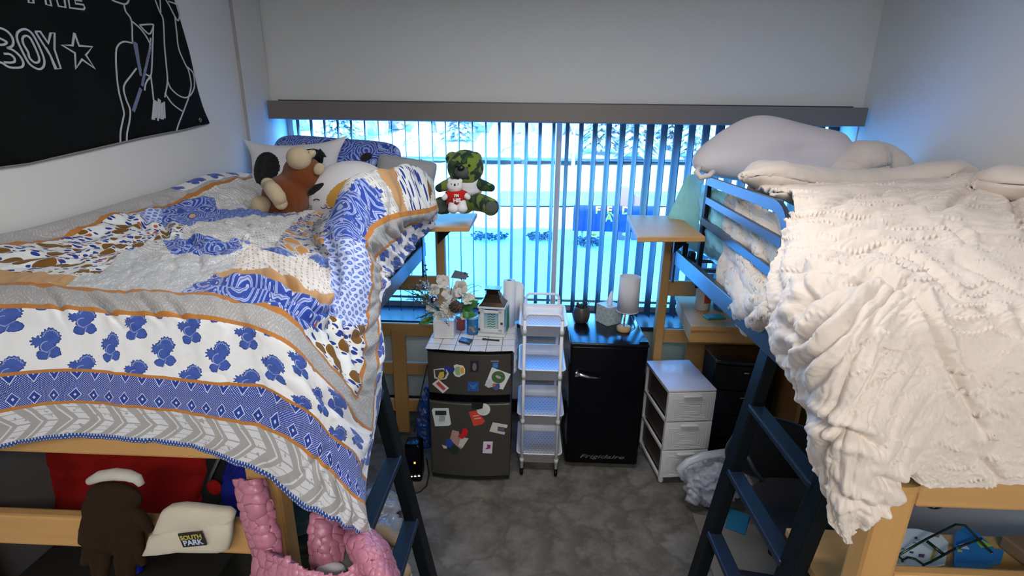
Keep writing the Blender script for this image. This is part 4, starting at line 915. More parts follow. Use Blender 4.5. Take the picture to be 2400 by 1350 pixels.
m.tube([q(1062,430,D), q(1042,436,D-.02), q(1030,441,D-.03)], [14*u,12*u,9*u], 14).ell(q(1030,441,D-.03), (10*u,9*u,9*u))
m.tube([q(1105,470,D), q(1130,476,D-.06), q(1146,482,D-.10)], [22*u,19*u,18*u], 16).ell(q(1150,485,D-.12), (18*u,14*u,19*u))
m.tube([q(1072,472,D), q(1050,478,D-.06), q(1038,484,D-.10)], [22*u,19*u,18*u], 16).ell(q(1035,482,D-.12), (19*u,14*u,19*u))
blobby('body', m, camo, bt, .005, 4)
mz = fabric('olive_muzzle', (.09,.11,.10), sc=500)
obj('muzzle', MB().ell(q(1083,403,D-.075), (16*u,14*u,14*u)), mz, bt); obj('nose', MB().ell(q(1080,394,D-.11), (8*u,5*u,6*u)), eb, bt)
for x in (1070, 1100): obj('eye', MB().ell(q(x, 388, D-.088), (3*u,2*u,3*u), n=10), eb, bt)
for x, y in ((1152,486), (1034,484)): obj('paw_pad', MB().ell(q(x, y, D-.155), (13*u,3*u,13*u)), mz, bt)
m = MB(); m.ell(q(1087,437,D+.01), (38*u,35*u,24*u)); m.ell(q(1088,446,D+.008), (40*u,36*u,16*u)); m.tube([q(1110,429,D), q(1122,433,D-.012)], [17*u,15*u], 16); m.tube([q(1066,429,D), q(1053,433,D-.012)], [17*u,15*u], 16)
blobby('shirt', m, fabric('white_jersey', (.72,.72,.75), sc=600), bt, .005, 3)
D = 2.70; u = 1/(1200/2.9)
sb = thing('small_white_bear', 'small white bear in a red lettered shirt sitting on the left tray', 'plush toy', tuple(aY(1072, 498, D)))
m = MB(); m.ell(q(1066,436,D), (18*u,15*u,15*u)); m.ell(q(1054,424,D), (5*u,4*u,5*u)); m.ell(q(1079,424,D), (5*u,4*u,5*u)); m.ell(q(1068,465,D), (19*u,15*u,24*u))
m.tube([q(1062,470,D), q(1062,488,D-.03)], [11*u,11*u], 12).ell(q(1062,490,D-.035), (12*u,11*u,10*u)); m.tube([q(1080,470,D), q(1083,487,D-.03)], [11*u,11*u], 12).ell(q(1083,489,D-.035), (12*u,11*u,10*u))
m.tube([q(1056,453,D), q(1043,462,D-.02)], [7*u,6*u], 10).ell(q(1041,464,D-.02), (6*u,6*u,6*u)); m.tube([q(1082,453,D), q(1095,460,D-.02)], [7*u,6*u], 10).ell(q(1097,462,D-.02), (6*u,6*u,6*u))
blobby('body', m, wplush, sb, .0035, 3)
m = MB(); m.ell(q(1069,464,D), (22*u,18*u,21*u)); m.tube([q(1060,452,D), q(1047,458,D-.015)], [9*u,8.5*u], 12); m.tube([q(1078,452,D), q(1092,458,D-.015)], [9*u,8.5*u], 12); m.ell(q(1068,476,D), (21*u,17*u,9*u))
blobby('shirt', m, fabric('red_felt', (.50,.015,.012), sc=600), sb, .0035, 2)
obj('nose', MB().ell(q(1066,433,D-.036), (2.2*u,2*u,2.8*u), n=10), eb, sb)
for x in (1058, 1074): obj('eye', MB().ell(q(x, 431, D-.035), (1.3*u,1.3*u,1.3*u), n=8), eb, sb)
for tx, x, y, s in (("I'M", 1070, 459, .019), ("HIS", 1071, 470, .027)):
    obj('lettering', text_mesh(tx, s, frame_M(q(x, y, D-.049), (1,0,.06), (0,.12,1)), .002, .0012), M['white'], sb)
# ------------------------------------------------------------------ two-door fridge on the left
steel = mat('dark_stainless', (.075,.068,.058), .42, .35, bump=lambda: tex_noise(vec(0, 0, 0), 1), bumps=0.0)
fx0, fx1, fy = -.555, -.092, 2.56
f1 = thing('two_door_fridge', 'dark grey two-door mini fridge covered in magnets', 'fridge', ((fx0+fx1)/2, 2.80, 0))
z_ = lambda y, d=2.54: aY(1100, y, d).z
obj('cabinet', MB().box(((fx0+fx1)/2, 2.78, .42), (fx1-fx0-.01, .35, .80), .01).box(((fx0+fx1)/2-.18, 2.62, .012), (.03,.03,.024)).box(((fx0+fx1)/2+.18, 2.62, .012), (.03,.03,.024)).box(((fx0+fx1)/2, 2.90, .012), (.3,.03,.024)), M['black'], f1)
def bow_door(x0, x1, y, z0, z1, bow, thick, n=22, edge=.0):
    pts = [(x0+(x1-x0)*i/n, y-bow*(1-(2*i/n-1)**2)) for i in range(n+1)]+[(x1, y+thick), (x0, y+thick)]
    return MB().prism(pts, z0, z1)
zu0, zu1 = z_(926), z_(829); zl1 = z_(946)
for nm, a, b in (('freezer_door', zu0, zu1), ('door', .035, zl1)):
    o = obj(nm, bow_door(fx0, fx1, fy-.005, a, b, .022, .05), steel, f1); bv = o.modifiers.new('b', 'BEVEL'); bv.width = .008; bv.segments = 3; bv.limit_method = 'ANGLE'
obj('handle_recess', bow_door(fx0+.003, fx1-.003, fy+.010, zl1, zu0, .018, .04), M['black_gloss'], f1)
o = obj('top_panel', bow_door(fx0-.003, fx1+.003, fy-.010, zu1+.003, .845, .022, .41), M['black_gloss'], f1); bv = o.modifiers.new('b', 'BEVEL'); bv.width = .006; bv.segments = 2
o = obj('lower_trim', bow_door(fx0+.004, fx1-.004, fy+.0, .012, .032, .020, .04), M['black'], f1)
# magnets
def mg(name, label, polys, d=None, cat='magnet'):
    """polys: (pixel outline, colour, lift)"""
    t = None
    for k, (poly, c, lift) in enumerate(polys):
        P = []
        for x, y in poly:
            xx = aY(x, y, 2.535); s = (xx.x-fx0)/(fx1-fx0); yy = fy-.005-.022*(1-(2*s-1)**2)-.0015-lift; P.append(aY(x, y, yy))
        n = len(P); off = W(0, .0022, 0); m = MB().add([p for p in P]+[p+off for p in P], [tuple(range(n)), tuple(range(n, 2*n))[::-1]]+[(i, (i+1) % n, n+(i+1) % n, n+i) for i in range(n)])
        key = 'mg_%02x%02x%02x' % tuple(int(v*255) for v in c)
        if key not in M: M[key] = mat('magnet_colour', c, .45)
        if len(polys) == 1: o = obj(name, m, M[key]); tag(o, label, cat, 'magnets on the two-door fridge'); return
        if k == 0: t = thing(name, label, cat, tuple(P[0]), group='magnets on the two-door fridge')
        obj(('backing', 'picture', 'mark', 'mark')[min(k, 3)], m, M[key], t)
qd = lambda x0, y0, x1, y1: [(x0,y0),(x1,y0),(x1,y1),(x0,y1)]
mg('photo_magnet', 'small dark photo magnet at the top middle of the freezer door', [(qd(1102,845,1122,872), (.015,.015,.03), 0), (circ(1112,860,5,9), (.20,.14,.14), .002)])
mg('shield_magnet', 'dark shield-shaped magnet with white rim and yellow figure', [([(1016,866),(1038,863),(1047,866),(1052,876),(1046,888),(1032,891),(1018,886)], (.6,.6,.6), 0), ([(1019,868),(1038,866),(1048,874),(1042,886),(1030,888),(1021,883)], (.05,.045,.05), .0025), ([(1030,873),(1040,871),(1041,882),(1034,889),(1026,885)], (.6,.42,.06), .005)])
mg('blue_figure_magnet', 'dark blue figure magnet on the freezer door', [([(1041,861),(1050,858),(1058,863),(1073,862),(1071,869),(1062,871),(1052,873),(1042,870)], (.02,.04,.25), 0)])
mg('blossom_magnet', 'white scalloped magnet with green and orange centre', [([(1063,857),(1070,854),(1077,856),(1085,857),(1090,865),(1090,876),(1083,880),(1076,884),(1067,882),(1062,874),(1066,865)], (.7,.7,.62), 0), ([(1068,860),(1078,859),(1078,879),(1070,879),(1066,870)], (.30,.42,.22), .0025), ([(1079,861),(1087,862),(1088,873),(1080,876)], (.75,.33,.05), .0025)])
mg('bar_magnet', 'thin grey bar magnet above the light blue square', [(qd(1150,845,1169,848.5), (.2,.2,.2), 0)])
mg('square_magnet', 'small bright blue square magnet above the white card', [(qd(1155,851,1167,862), (.04,.22,.6), 0)])
mg('card_magnet', 'tilted white square card with a round green emblem', [([(1153,861),(1197,877),(1179,913),(1136,904)], (.72,.73,.72), 0), (circ(1168,884,16,14), (.07,.13,.05), .0025), (circ(1168,884,7,3,.4), (.4,.45,.35), .005)])
mg('oval_magnet', 'pale oval magnet overlapping the corner of the white card', [(circ(1146,899,8,10), (.55,.55,.62), .006)])
mg('toy_magnet', 'little blue and red figure magnet under the white card', [([(1155,899),(1163,900),(1170,899),(1172,908),(1163,916),(1156,912)], (.06,.10,.25), .006), (circ(1158,903,4,3), (.6,.12,.06), .009)])
mg('ticket_magnet', 'tilted white ticket magnet with a red drawing', [([(1027,889),(1052,910),(1038,922),(1013,900)], (.72,.68,.68), 0), ([(1028,894),(1045,911),(1039,915),(1022,899)], (.5,.06,.06), .0025)])
mg('blue_square_magnet', 'dark blue square magnet low on the freezer door', [(qd(1096,895,1122,917), (.02,.09,.35), 0), ([(1099,899),(1109,905),(1119,899),(1112,912),(1106,912)], (.05,.18,.5), .0025)])
mg('timer_magnet', 'white kitchen timer with dark display on the fridge door', [([(1015,957),(1051,957),(1057,994),(1052,998),(1020,999),(1012,962)], (.66,.70,.72), 0), (qd(1020,963,1046,973), (.02,.03,.03), .004), (qd(1029,975,1043,987), (.35,.36,.37), .004)], cat='timer')
mg('dial_magnet', 'round white dial magnet on the fridge door', [(circ(1133,960,16,14), (.68,.70,.68), .003), (circ(1133,960,10,8.5), (.6,.62,.6), .006)])
mg('clip_magnet', 'black clip magnet beside the round white dial', [([(1105,946),(1133,945),(1131,957),(1120,960),(1106,958)], (.01,.01,.012), .008)])
mg('red_tag_magnet', 'tilted red square magnet with small white writing', [([(1099,966),(1117,961),(1137,987),(1131,994),(1110,999)], (.62,.06,.03), 0), ([(1108,975),(1122,973),(1123,975),(1109,977)], (.8,.35,.3), .0025), ([(1111,981),(1126,979),(1127,981),(1112,983)], (.8,.35,.3), .0025)])
mg('stub_magnet', 'notched white ticket stub magnet with a purple picture', [([(1155,990),(1190,996),(1188,1003),(1168,1001),(1168,1010),(1184,1013),(1182,1019),(1147,1011)], (.62,.58,.54), 0), ([(1167,1000),(1182,1002),(1182,1011),(1166,1010)], (.12,.09,.16), .0025)])
mg('portrait_magnet', 'small white card magnet with a magenta sketch', [([(1133,1035),(1155,1035),(1153,1063),(1131,1062)], (.66,.62,.70), 0), ([(1141,1042),(1150,1043),(1149,1051),(1137,1053),(1143,1048)], (.30,.03,.18), .0025)])
mg('pink_card_magnet', 'crumpled pink card magnet on the lower fridge door', [([(1060,1008),(1075,1012),(1079,1030),(1096,1030),(1080,1054),(1065,1040),(1054,1030)], (.42,.24,.22), 0)])
mg('white_scrap_magnet', 'white scrap under the red heart-shaped magnet', [([(1080,1024),(1098,1028),(1084,1050),(1074,1046)], (.55,.52,.45), .003)])
mg('heart_magnet', 'bright red heart-shaped magnet on the lower door', [([(1073,1022),(1082,1016),(1084,1006),(1092,1003),(1097,1010),(1094,1021),(1083,1029)], (.6,.01,.015), .006)])
mg('hero_magnet', 'little blue figure magnet with cream arm', [([(1046,1030),(1057,1030),(1062,1040),(1056,1050),(1045,1046)], (.02,.06,.35), .004), ([(1036,1043),(1046,1046),(1048,1051),(1040,1051)], (.6,.5,.4), .007)])
mg('dark_green_magnet', 'dark green magnet lowest in the cluster on the lower door', [([(1050,1046),(1064,1044),(1076,1050),(1074,1062),(1062,1066),(1052,1058)], (.015,.035,.02), .002)])
# checked towel over the fridge top
def f_check():
    u, v = uvs(); a = pmod(u+.012, .085); b = pmod(v+.02, .085); return cmix(mx(lt(a, .0032), lt(b, .0032)), (.70,.70,.72), (.06,.06,.07))
chk = cl('checked_cotton', f_check)
nu, nv = 60, 44; G = np.zeros((nv, nu, 3)); Ux = np.linspace(0, .62, nu); Vy = np.linspace(0, .42, nv)
for i in range(nv):
    for j in range(nu):
        u, v = Ux[j], Vy[i]; x = fx0-.005+u*1.0; y = 2.535+v; z = .851+.0015*float(vnoise(np.array(u*30), np.array(v*30), 2))
        y -= .018*(1-min(1, abs(2*(u/.475)-1))**2)*(1-v/.42)
        lim = fx1+.006
        if x > lim: d = x-lim; x = lim+.012*min(1, d/.02)+.01*math.sin(v*40)*min(1, d*8); z -= max(0, d-.008)
        G[i, j] = (x, y, z)
me = grid_mesh('checked_towel', G, Ux, Vy); o = link('checked_towel', me, chk); tag(o, 'white towel with thin dark check lying over the two-door fridge', 'towel')
sm = o.modifiers.new('t', 'SOLIDIFY'); sm.thickness = .003; sm.offset = -1
ZT = .853
# ------------------------------------------------------------------ flower arrangement
pv = aZ(1040, 794, ZT); vx, vy = pv.x, pv.y+.055
cer = mat('white_ceramic', (.66,.66,.66), .3)
fl = thing('flower_arrangement', 'white flowers with pinecone and silver ball in a square white vase', 'flower arrangement', (vx, vy, ZT))
m = MB().box((vx, vy, ZT+.055), (.118, .11, .11), .004); obj('vase', m, cer, fl)
petal = mat('white_petal', (.62,.60,.55), .7, sss=.1); silver = mat('silver_ball', (.5,.52,.6), .12, 1.0)
leaf = mat('dark_leaf', (.03,.10,.03), .5); lleaf = mat('bright_leaf', (.05,.22,.05), .5); twig = mat('dark_twig', (.05,.06,.06), .8); cone = mat('pinecone', (.08,.05,.04), .8); frostm = mat('frosted_sprig', (.4,.5,.6), .7)
fyp = vy-.02
def petalM(c, d, L, w, cup=.25):
    d = Vector(d).normalized(); s = d.cross(Vector((.13,-.9,.3))).normalized(); nrm = s.cross(d)
    vs = []; 
    for i in range(6):
        t = i/5; ww = w*math.sin(PI*min(.97, .12+t*.85))**.7
        for k in (-1, 0, 1): vs.append(Vector(c)+d*L*t+s*ww*k*.5+nrm*(cup*L*(t*t)*.6+abs(k)*ww*.18))
    fs = [(i*3+j, i*3+j+1, i*3+j+4, i*3+j+3) for i in range(5) for j in range(2)]; return vs, fs
def bloom(px_, py_, d, layers, L, w, name, m_, seed, face=(0,-1,.35)):
    r = random.Random(seed); c = aY(px_, py_, d); f = Vector(face).normalized(); a_ = f.orthogonal().normalized(); b_ = f.cross(a_); mb = MB()
    for k in range(layers):
        n = 7+3*k; el = .15+.75*k/max(1, layers-1) if layers > 1 else .8
        for i in range(n):
            t = 2*PI*(i+r.random()*.4)/n+k; d_ = f*(1-el)+(a_*math.cos(t)+b_*math.sin(t))*el; v_, f_ = petalM(c, d_, L*(.45+.55*el)*r.uniform(.85, 1.1), w); mb.add(v_, f_, 0, True)
    o = obj(name, mb, m_, fl); s = o.modifiers.new('t', 'SOLIDIFY'); s.thickness = .0015
bloom(1052, 727, fyp-.02, 6, .062, .016, 'chrysanthemum', petal, 3)
for i, (x, y, s) in enumerate(((1037,660,.05),(1020,680,.045),(1050,688,.05),(1082,676,.06),(1060,700,.05),(1098,700,.045),(1010,722,.04),(1028,740,.035),(1000,700,.035),(1088,741,.03))):
    bloom(x, y, fyp+(-.01 if i % 2 else .02), 1, s, s*.85, 'lily' if i == 3 else 'blossom', petal, 20+i, (random.Random(i).uniform(-.5,.5), -1, .4))
for x, y, rd in ((1017,703,.022),(1048,757,.007),(1044,753,.006),(996,675,.012),(1052,762,.006),(1070,752,.006)): obj('bauble', MB().ell(aY(x, y, fyp-.075), (rd,rd,rd), n=16), silver, fl)
m = MB(); c = aY(1068, 718, fyp-.05); r = random.Random(2)
for i in range(60):
    t = i/60; a = i*2.4; rr_ = .032*math.sin(PI*(t*.85+.1)); m.ell(c+W(math.cos(a)*rr_, math.sin(a)*rr_-.0, (t-.5)*.06), (.009,.009,.004), (r.random(), r.random(), a), n=8)
obj('pinecone', m, cone, fl)
m = MB(); r = random.Random(5)
for x1, y1 in ((948,680),(955,700),(965,672),(975,690),(1000,755),(985,745),(1110,735),(1118,712)):
    a = aY(1040, 735, fyp+.01); b = aY(x1, y1, fyp-.02); m.tube([a, a.lerp(b,.5)+W(0,0,.02), b], .002, 5)
    for k in range(34):
        t = .35+.65*k/34; p = a.lerp(b, t)+W(0,0,.02*math.sin(PI*t)); d = Vector((r.uniform(-1,1), r.uniform(-1,1), r.uniform(-1,1))).normalized()+(b-a).normalized(); m.tube([p, p+d*.022], .0011, 3, cap=False)
obj('pine_sprig', m, leaf, fl)
for x0, y0, x1, y1, w in ((1085,725,1118,706,.05),(1080,735,1115,738,.045),(1015,745,985,758,.04),(1090,720,1095,745,.04)):
    a = aY(x0, y0, fyp); b = aY(x1, y1, fyp-.03); v_, f_ = petalM(a, b-a, (b-a).length*1.1, w, .1)
    o = obj('leaf', MB().add(v_, f_, 0, True), lleaf, fl); s = o.modifiers.new('t', 'SOLIDIFY'); s.thickness = .001
m = MB()
for x0, y0, x1, y1, h in ((1075,700,1129,674,.03),(1075,702,1122,682,.012),(1070,695,1112,668,.02),(1003,690,997,622,0),(1010,700,982,660,.01),(1085,690,1080,640,0)):
    a = aY(x0, y0, fyp); b = aY(x1, y1, fyp); m.tube([a, a.lerp(b,.5)+W(0,0,h), a.lerp(b,.85)+W(0,0,h*.8), b], .0018, 5)
for x, y in ((997,622),(1000,632),(994,636),(998,645),(985,662),(992,668),(975,672),(1090,640),(1096,648),(1086,652)):
    m.ell(aY(x, y, fyp), (.007,.005,.006), n=8)
obj('grass_stem', m, twig, fl)
m = MB(); r = random.Random(6)
for k in range(46): 
    p = aY(r.uniform(975, 1012), r.uniform(658, 712), fyp+r.uniform(-.03,.03)); m.ell(p, (.006,.006,.006), n=6)
    if k % 2: m.tube([p, aY(1030, 720, fyp)], .0008, 3, cap=False)
obj('frosted_sprig', m, frostm, fl)
p = [aY(1066,633,fyp+.02), aY(1098,641,fyp+.0), aY(1092,656,fyp-.02), aY(1056,651,fyp+.0)]
m = MB().add([*p, *[v+W(0,.002,.0) for v in p]], [(0,1,2,3),(7,6,5,4),(0,4,5,1),(1,5,6,2),(2,6,7,3),(3,7,4,0)]).tube([aY(1062,652,fyp+.004), aY(1056,690,fyp)], .002, 5)
obj('card_pick', m, mat('slate_card', (.10,.12,.17), .5), fl)
# tins and small things beside the vase
def tin(x, y, r_, h, label, c, lidc, name='tin_can', band=None):
    p = aZ(x, y, ZT); p.y += r_; t = thing(name, label, 'can', (p.x, p.y, ZT))
    obj('body', MB().lathe([(r_-.002,0),(r_,.003),(r_,h-.004),(r_-.002,h)], (p.x,p.y,ZT), 28), mat(name+'_paint', c, .35), t)
    obj('lid', MB().lathe([(r_+.001,0),(r_+.001,.008),(r_-.004,.010)], (p.x,p.y,ZT+h), 28), mat(name+'_lid', lidc, .3), t)
    if band: obj('label', MB().lathe([(r_+.0006,0),(r_+.0006,h*.45)], (p.x,p.y,ZT+h*.2), 28, cap=False), band, t)
    return p
bandm = mat('can_print', (.05,.2,.4), .4, fn=lambda: cmix(gt(tex_noise(objc(), 42, 2), .56), (.03,.20,.42), (.55,.22,.08)))
tin(1106, 786, .034, .095, 'blue printed can with pale lid beside the lantern', (.03,.16,.38), (.3,.6,.7), band=bandm)
tin(1079, 775, .028, .075, 'red and grey can behind the vase', (.32,.05,.03), (.2,.2,.22), 'red_can')
c = [aZ(1074,801,ZT+.003), aZ(1082,792,ZT+.003), aZ(1108,798,ZT+.003), aZ(1101,808,ZT+.003)]
m = MB().prism([(v.x, v.y) for v in c], ZT+.001, ZT+.012); o = obj('dark_remote', m, mat('remote_plastic', (.03,.035,.05), .4)); bv = o.modifiers.new('b', 'BEVEL'); bv.width = .004; bv.segments = 3
tag(o, 'small dark remote lying on the checked towel', 'remote')
c = [aZ(1130,796,ZT+.001), aZ(1131,793,ZT+.001), aZ(1171,797,ZT+.001), aZ(1170,800,ZT+.001)]
o = obj('paper_slip', MB().prism([(v.x, v.y) for v in c], ZT+.001, ZT+.0025), M['black']); tag(o, 'thin dark strip in front of the lantern base', 'paper')
# lantern
A_ = aZ(1122, 787, ZT); B_ = aZ(1181, 791, ZT); Cc = aZ(1204, 773, ZT)
lx = B_-A_; w_ = lx.length; ly = W(-lx.y, lx.x, 0).normalized()*w_*.85; ln = thing('lantern', 'white house-shaped lantern with bronze roof standing on the checked towel', 'lantern', tuple((A_+B_)/2+ly/2), math.atan2(lx.y, lx.x))
LM = Matrix.Translation((A_+B_)/2+ly/2) @ Matrix.Rotation(math.atan2(lx.y, lx.x), 4, 'Z'); w2 = w_/2; d2 = w_*.85/2; Hh = .175
m = MB().box((0,0,.008), (w_+.012, w_*.85+.012, .016), .003, M=LM).box((0,0,.022), (w_, w_*.85, .012), .002, M=LM).box((0,0,Hh), (w_+.012, w_*.85+.012, .012), .003, M=LM)
for sx in (-1, 1):
    for sy in (-1, 1): m.box((sx*(w2-.008), sy*(d2-.008), Hh/2+.014), (.015,.015,Hh-.03), .001, M=LM)
obj('frame', m, cer, ln)
m = MB().box((-w2+.022, -d2-.004, Hh/2+.012), (.02,.008,Hh-.045), .001, M=LM).box((w2-.022, -d2-.004, Hh/2+.012), (.02,.008,Hh-.045), .001, M=LM).box((0, -d2-.004, .04), (w_-.02,.008,.02), .001, M=LM).box((0, -d2-.004, Hh-.022), (w_-.02,.008,.016), .001, M=LM)
dr = obj('door', m, cer, ln)
hg = mat('bronze_hinge', (.12,.09,.06), .4, .8)
def sub(name, mb, m_, par): 
    o = obj(name, mb, m_, par); return o
for z in (.045, Hh-.03): sub('hinge', MB().box((-w2+.004, -d2-.010, z), (.014,.004,.014), .001, M=LM), hg, dr)
sub('latch', MB().box((w2-.012, -d2-.011, Hh*.5), (.014,.006,.012), .001, M=LM), hg, dr)
def f_panel():
    x, y, z = sepx(objc()); t = sinv(z*430.0+sinv(x*240.0)*1.2); return cmix(E.op('MULTIPLY', gt(t, .55), lt(absv(x), .022)), cmix(E.op('MULTIPLY', z, 6.0, clamp=True), (.45,.55,.40), (.18,.38,.60)), (.05,.12,.10))
obj('panel', MB().box((0, -d2+.002, Hh/2+.012), (w_-.06,.003,Hh-.065), M=LM), mat('verse_panel', (.4,.5,.5), .25, fn=f_panel), ln)
pane = mat('lantern_glass', (.6,.75,.85), .08, trans=.7, alpha=.5)
for sx in (-1, 1): obj('pane', MB().box((sx*(w2-.008), 0, Hh/2+.012), (.002, w_*.85-.034, Hh-.05), M=LM), pane, ln)
def frus(m, a, b, z0, z1):
    vs = [(x*a[0], y*a[1], z0) for x, y in ((-1,-1),(1,-1),(1,1),(-1,1))]+[(x*b[0], y*b[1], z1) for x, y in ((-1,-1),(1,-1),(1,1),(-1,1))]
    return m.add(vs, [(3,2,1,0),(4,5,6,7)]+[(i,(i+1)%4,4+(i+1)%4,4+i) for i in range(4)], M=LM)
m = MB(); pr = [(w2+.002,.180),(w2*.78,.200),(w2*.62,.222),(w2*.52,.245)]
for (a, z0), (b, z1) in zip(pr, pr[1:]): frus(m, (a, a*.85), (b, b*.85), z0, z1)
frus(m, (w2*.46, w2*.4), (w2*.46, w2*.4), .245, .268); frus(m, (w2*.60, w2*.5), (w2*.60, w2*.5), .268, .276)
obj('roof', m, mat('bronze_roof', (.05,.035,.025), .22, .85), ln)
obj('ring', MB().tube([LM @ Vector((.052+.007*math.cos(a), -.01, .235+.010*math.sin(a))) for a in np.linspace(0, 2*PI, 17)[:-1]], .0022, 6, closed=True), M['chrome'], ln)
g = LM @ Vector((w2+.012, 0, 0)); o = obj('green_card', MB().box((w2+.012, .005, .095), (.003,.075,.14), M=LM), mat('green_card', (.02,.28,.12), .5)); tag(o, 'green card leaning on the right side of the lantern', 'card')
# paper towel roll
pr_ = aY(1194, 657, 2.90); rl = .036
pt = thing('paper_towel_roll', 'upright white paper towel roll behind the lantern with a loose sheet', 'paper towel', (pr_.x, 2.90, ZT))
paper = mat('paper_white', (.74,.74,.76), .9, bump=lambda: tex_noise(objc(), 220, 2), bumps=.3)
obj('roll', MB().lathe([(.014,0),(rl,0),(rl,pr_.z-ZT),(.014,pr_.z-ZT)], (pr_.x, 2.90, ZT), 32, cap=False), paper, pt)
obj('core', MB().lathe([(.013,0),(.014,0),(.014,pr_.z-ZT-.002),(.0125,pr_.z-ZT-.002)], (pr_.x, 2.90, ZT), 24), mat('cardboard', (.3,.2,.13), .9), pt)
pts = [(pr_.x+rl*math.cos(a), 2.90+rl*math.sin(a)) for a in (1.3, .9)]+[(pr_.x+.055, 2.965), (pr_.x+.08, 2.955), (pr_.x+.088, 2.905), (pr_.x+.082, 2.915)]
vs = [(x, y, ZT+.01) for x, y in pts]+[(x, y, pr_.z-.0-.012*i) for i, (x, y) in enumerate(pts)]; n = len(pts)
o = obj('loose_sheet', MB().add(vs, [(i, i+1, n+i+1, n+i) for i in range(n-1)], 0, True), paper, pt); s = o.modifiers.new('t','SOLIDIFY'); s.thickness = .0012
# ------------------------------------------------------------------ four-tier rolling cart
cx0, cx1, cy0, cy1 = -.052, .212, 2.63, 2.99
zr = [aY(1270, y, 2.615).z for y in (765, 870, 976, 1067)]
ca = thing('utility_cart', 'white four-tier rolling cart between the two fridges', 'cart', ((cx0+cx1)/2, (cy0+cy1)/2, 0))
perf = mat('perforated_plastic', (.62,.64,.72), .4, fn=lambda: (lambda c: cmix(lt(hyp(pmod(c[0]+flr(c[1]/.022)*.011, .022)-.011, pmod(c[1], .022)-.011), .0036), (.62,.64,.72), (.20,.22,.30)))(sepx(objc())))
def rrect(x0, x1, y0, y1, r, n=5):
    out = []
    for cx_, cy_, a0 in ((x1-r, y1-r, 0), (x0+r, y1-r, 90), (x0+r, y0+r, 180), (x1-r, y0+r, 270)):
        for i in range(n+1): a = math.radians(a0+90*i/n); out.append((cx_+r*math.cos(a), cy_+r*math.sin(a)))
    return out
for z in zr:
    h = .068; rings = [(.0, h, 0), (.004, h+.0, .004), (.014, .004, 0), (.018, 0, 0)]
    lp = [rrect(cx0-.006, cx1+.006, cy0-.006, cy1+.006, .035), rrect(cx0, cx1, cy0, cy1, .03), rrect(cx0+.012, cx1-.012, cy0+.012, cy1-.012, .025)]
    lo = [rrect(cx0+.003, cx1-.003, cy0+.003, cy1-.003, .028), rrect(cx0+.015, cx1-.015, cy0+.015, cy1-.015, .022)]
    seq = [(lo[1], z-h), (lp[2], z-h-.003), (lp[1], z-.005), (lp[0], z-.005), (lp[0], z), (lo[0], z), (lo[1], z-h+.002)]
    vs = []; fs = []; n = len(lp[0])
    for ring, zz in seq[1:]: vs += [(x, y, zz) for x, y in ring]
    k = len(seq)-1
    for i in range(k-1):
        for j in range(n): fs.append((i*n+j, i*n+(j+1) % n, (i+1)*n+(j+1) % n, (i+1)*n+j))
    fs.append(tuple(range(n))[::-1]); m = MB().add(vs, fs, 0, True); m.add(vs[-n:], [tuple(range(n))], 1)
    obj('tray', m, [M['white_plastic'], perf], ca)
pxs = (aY(1229, 800, 2.612).x, aY(1316, 800, 2.612).x)
jg = mat('joint_grey', (.5,.5,.5), .5)
for y_, ztop in ((cy0-.018, aY(1275, 737, 2.612).z), (cy1+.012, aY(1275, 689, 3.0).z)):
    for x in pxs: obj('pole', MB().tube([(x, y_, .055), (x, y_, ztop-.035)], .0095, 14), M['white_plastic'], ca)
    a = [(pxs[0]+.028*(1-math.cos(t)), y_, ztop-.035+.035*math.sin(t)) for t in np.linspace(0, PI/2, 7)]; b = [(pxs[1]-.028*(1-math.cos(t)), y_, ztop-.035+.035*math.sin(t)) for t in np.linspace(PI/2, 0, 7)]
    obj('handle', MB().tube(a+b, .0085, 12), M['white_plastic'], ca)
    for x in pxs:
        for z in zr: obj('joint', MB().lathe([(.0125,0),(.0125,.03)], (x, y_, z-.05), 14), jg, ca)
for x in pxs:
    for y_ in (cy0-.01, cy1):
        w = obj('caster', MB().lathe([(.004,-.009),(.022,-.009),(.024,0),(.022,.009),(.004,.009)], n=20, M=Matrix.Translation((x, y_, .025)) @ Matrix.Rotation(PI/2, 4, 'Y')).box((x, y_, .048), (.022,.03,.016), .004), M['black_gloss'], ca)
        obj('hub', MB().lathe([(.010,-.011),(.010,.011)], n=14, M=Matrix.Translation((x, y_, .025)) @ Matrix.Rotation(PI/2, 4, 'Y')), M['chrome'], w)
# ------------------------------------------------------------------ black retro fridge
bx0, bx1, by0, by1 = .240, .684, 2.70, 3.20
f2 = thing('black_fridge', 'black retro mini fridge with a chrome handle', 'fridge', ((bx0+bx1)/2, 2.95, 0))
obj('cabinet', MB().box(((bx0+bx1)/2, (by0+by1)/2+.03, .415), (bx1-bx0, by1-by0-.06, .79), .012).box(((bx0+bx1)/2, 2.80, .012), (.38,.04,.024)).box(((bx0+bx1)/2, 3.14, .012), (.38,.04,.024)), M['black_gloss'], f2)
obj('door', MB().box(((bx0+bx1)/2, by0+.025, .425), (bx1-bx0, .05, .79), .018, seg=4), M['black_gloss'], f2)
obj('top_panel', MB().box(((bx0+bx1)/2, (by0+by1)/2, .825), (bx1-bx0+.006, by1-by0+.004, .022), .008, seg=3), mat('blue_black_gloss', (.004,.006,.012), .16, spec=.4), f2)
h0 = aY(1349, 878, by0-.02); h1 = aY(1405, 887, by0-.03)
obj('handle', MB().box((h0.x+.008, by0-.012, h0.z), (.026,.024,.034), .008, seg=3).tube([(h0.x+.004, by0-.03, h0.z+.012), (h0.x+.03, by0-.038, h0.z+.008), (h0.x+.07, by0-.036, h0.z-.004), (h1.x, by0-.03, h0.z-.012)], [.007,.011,.009,.006], 12), M['chrome'], f2)
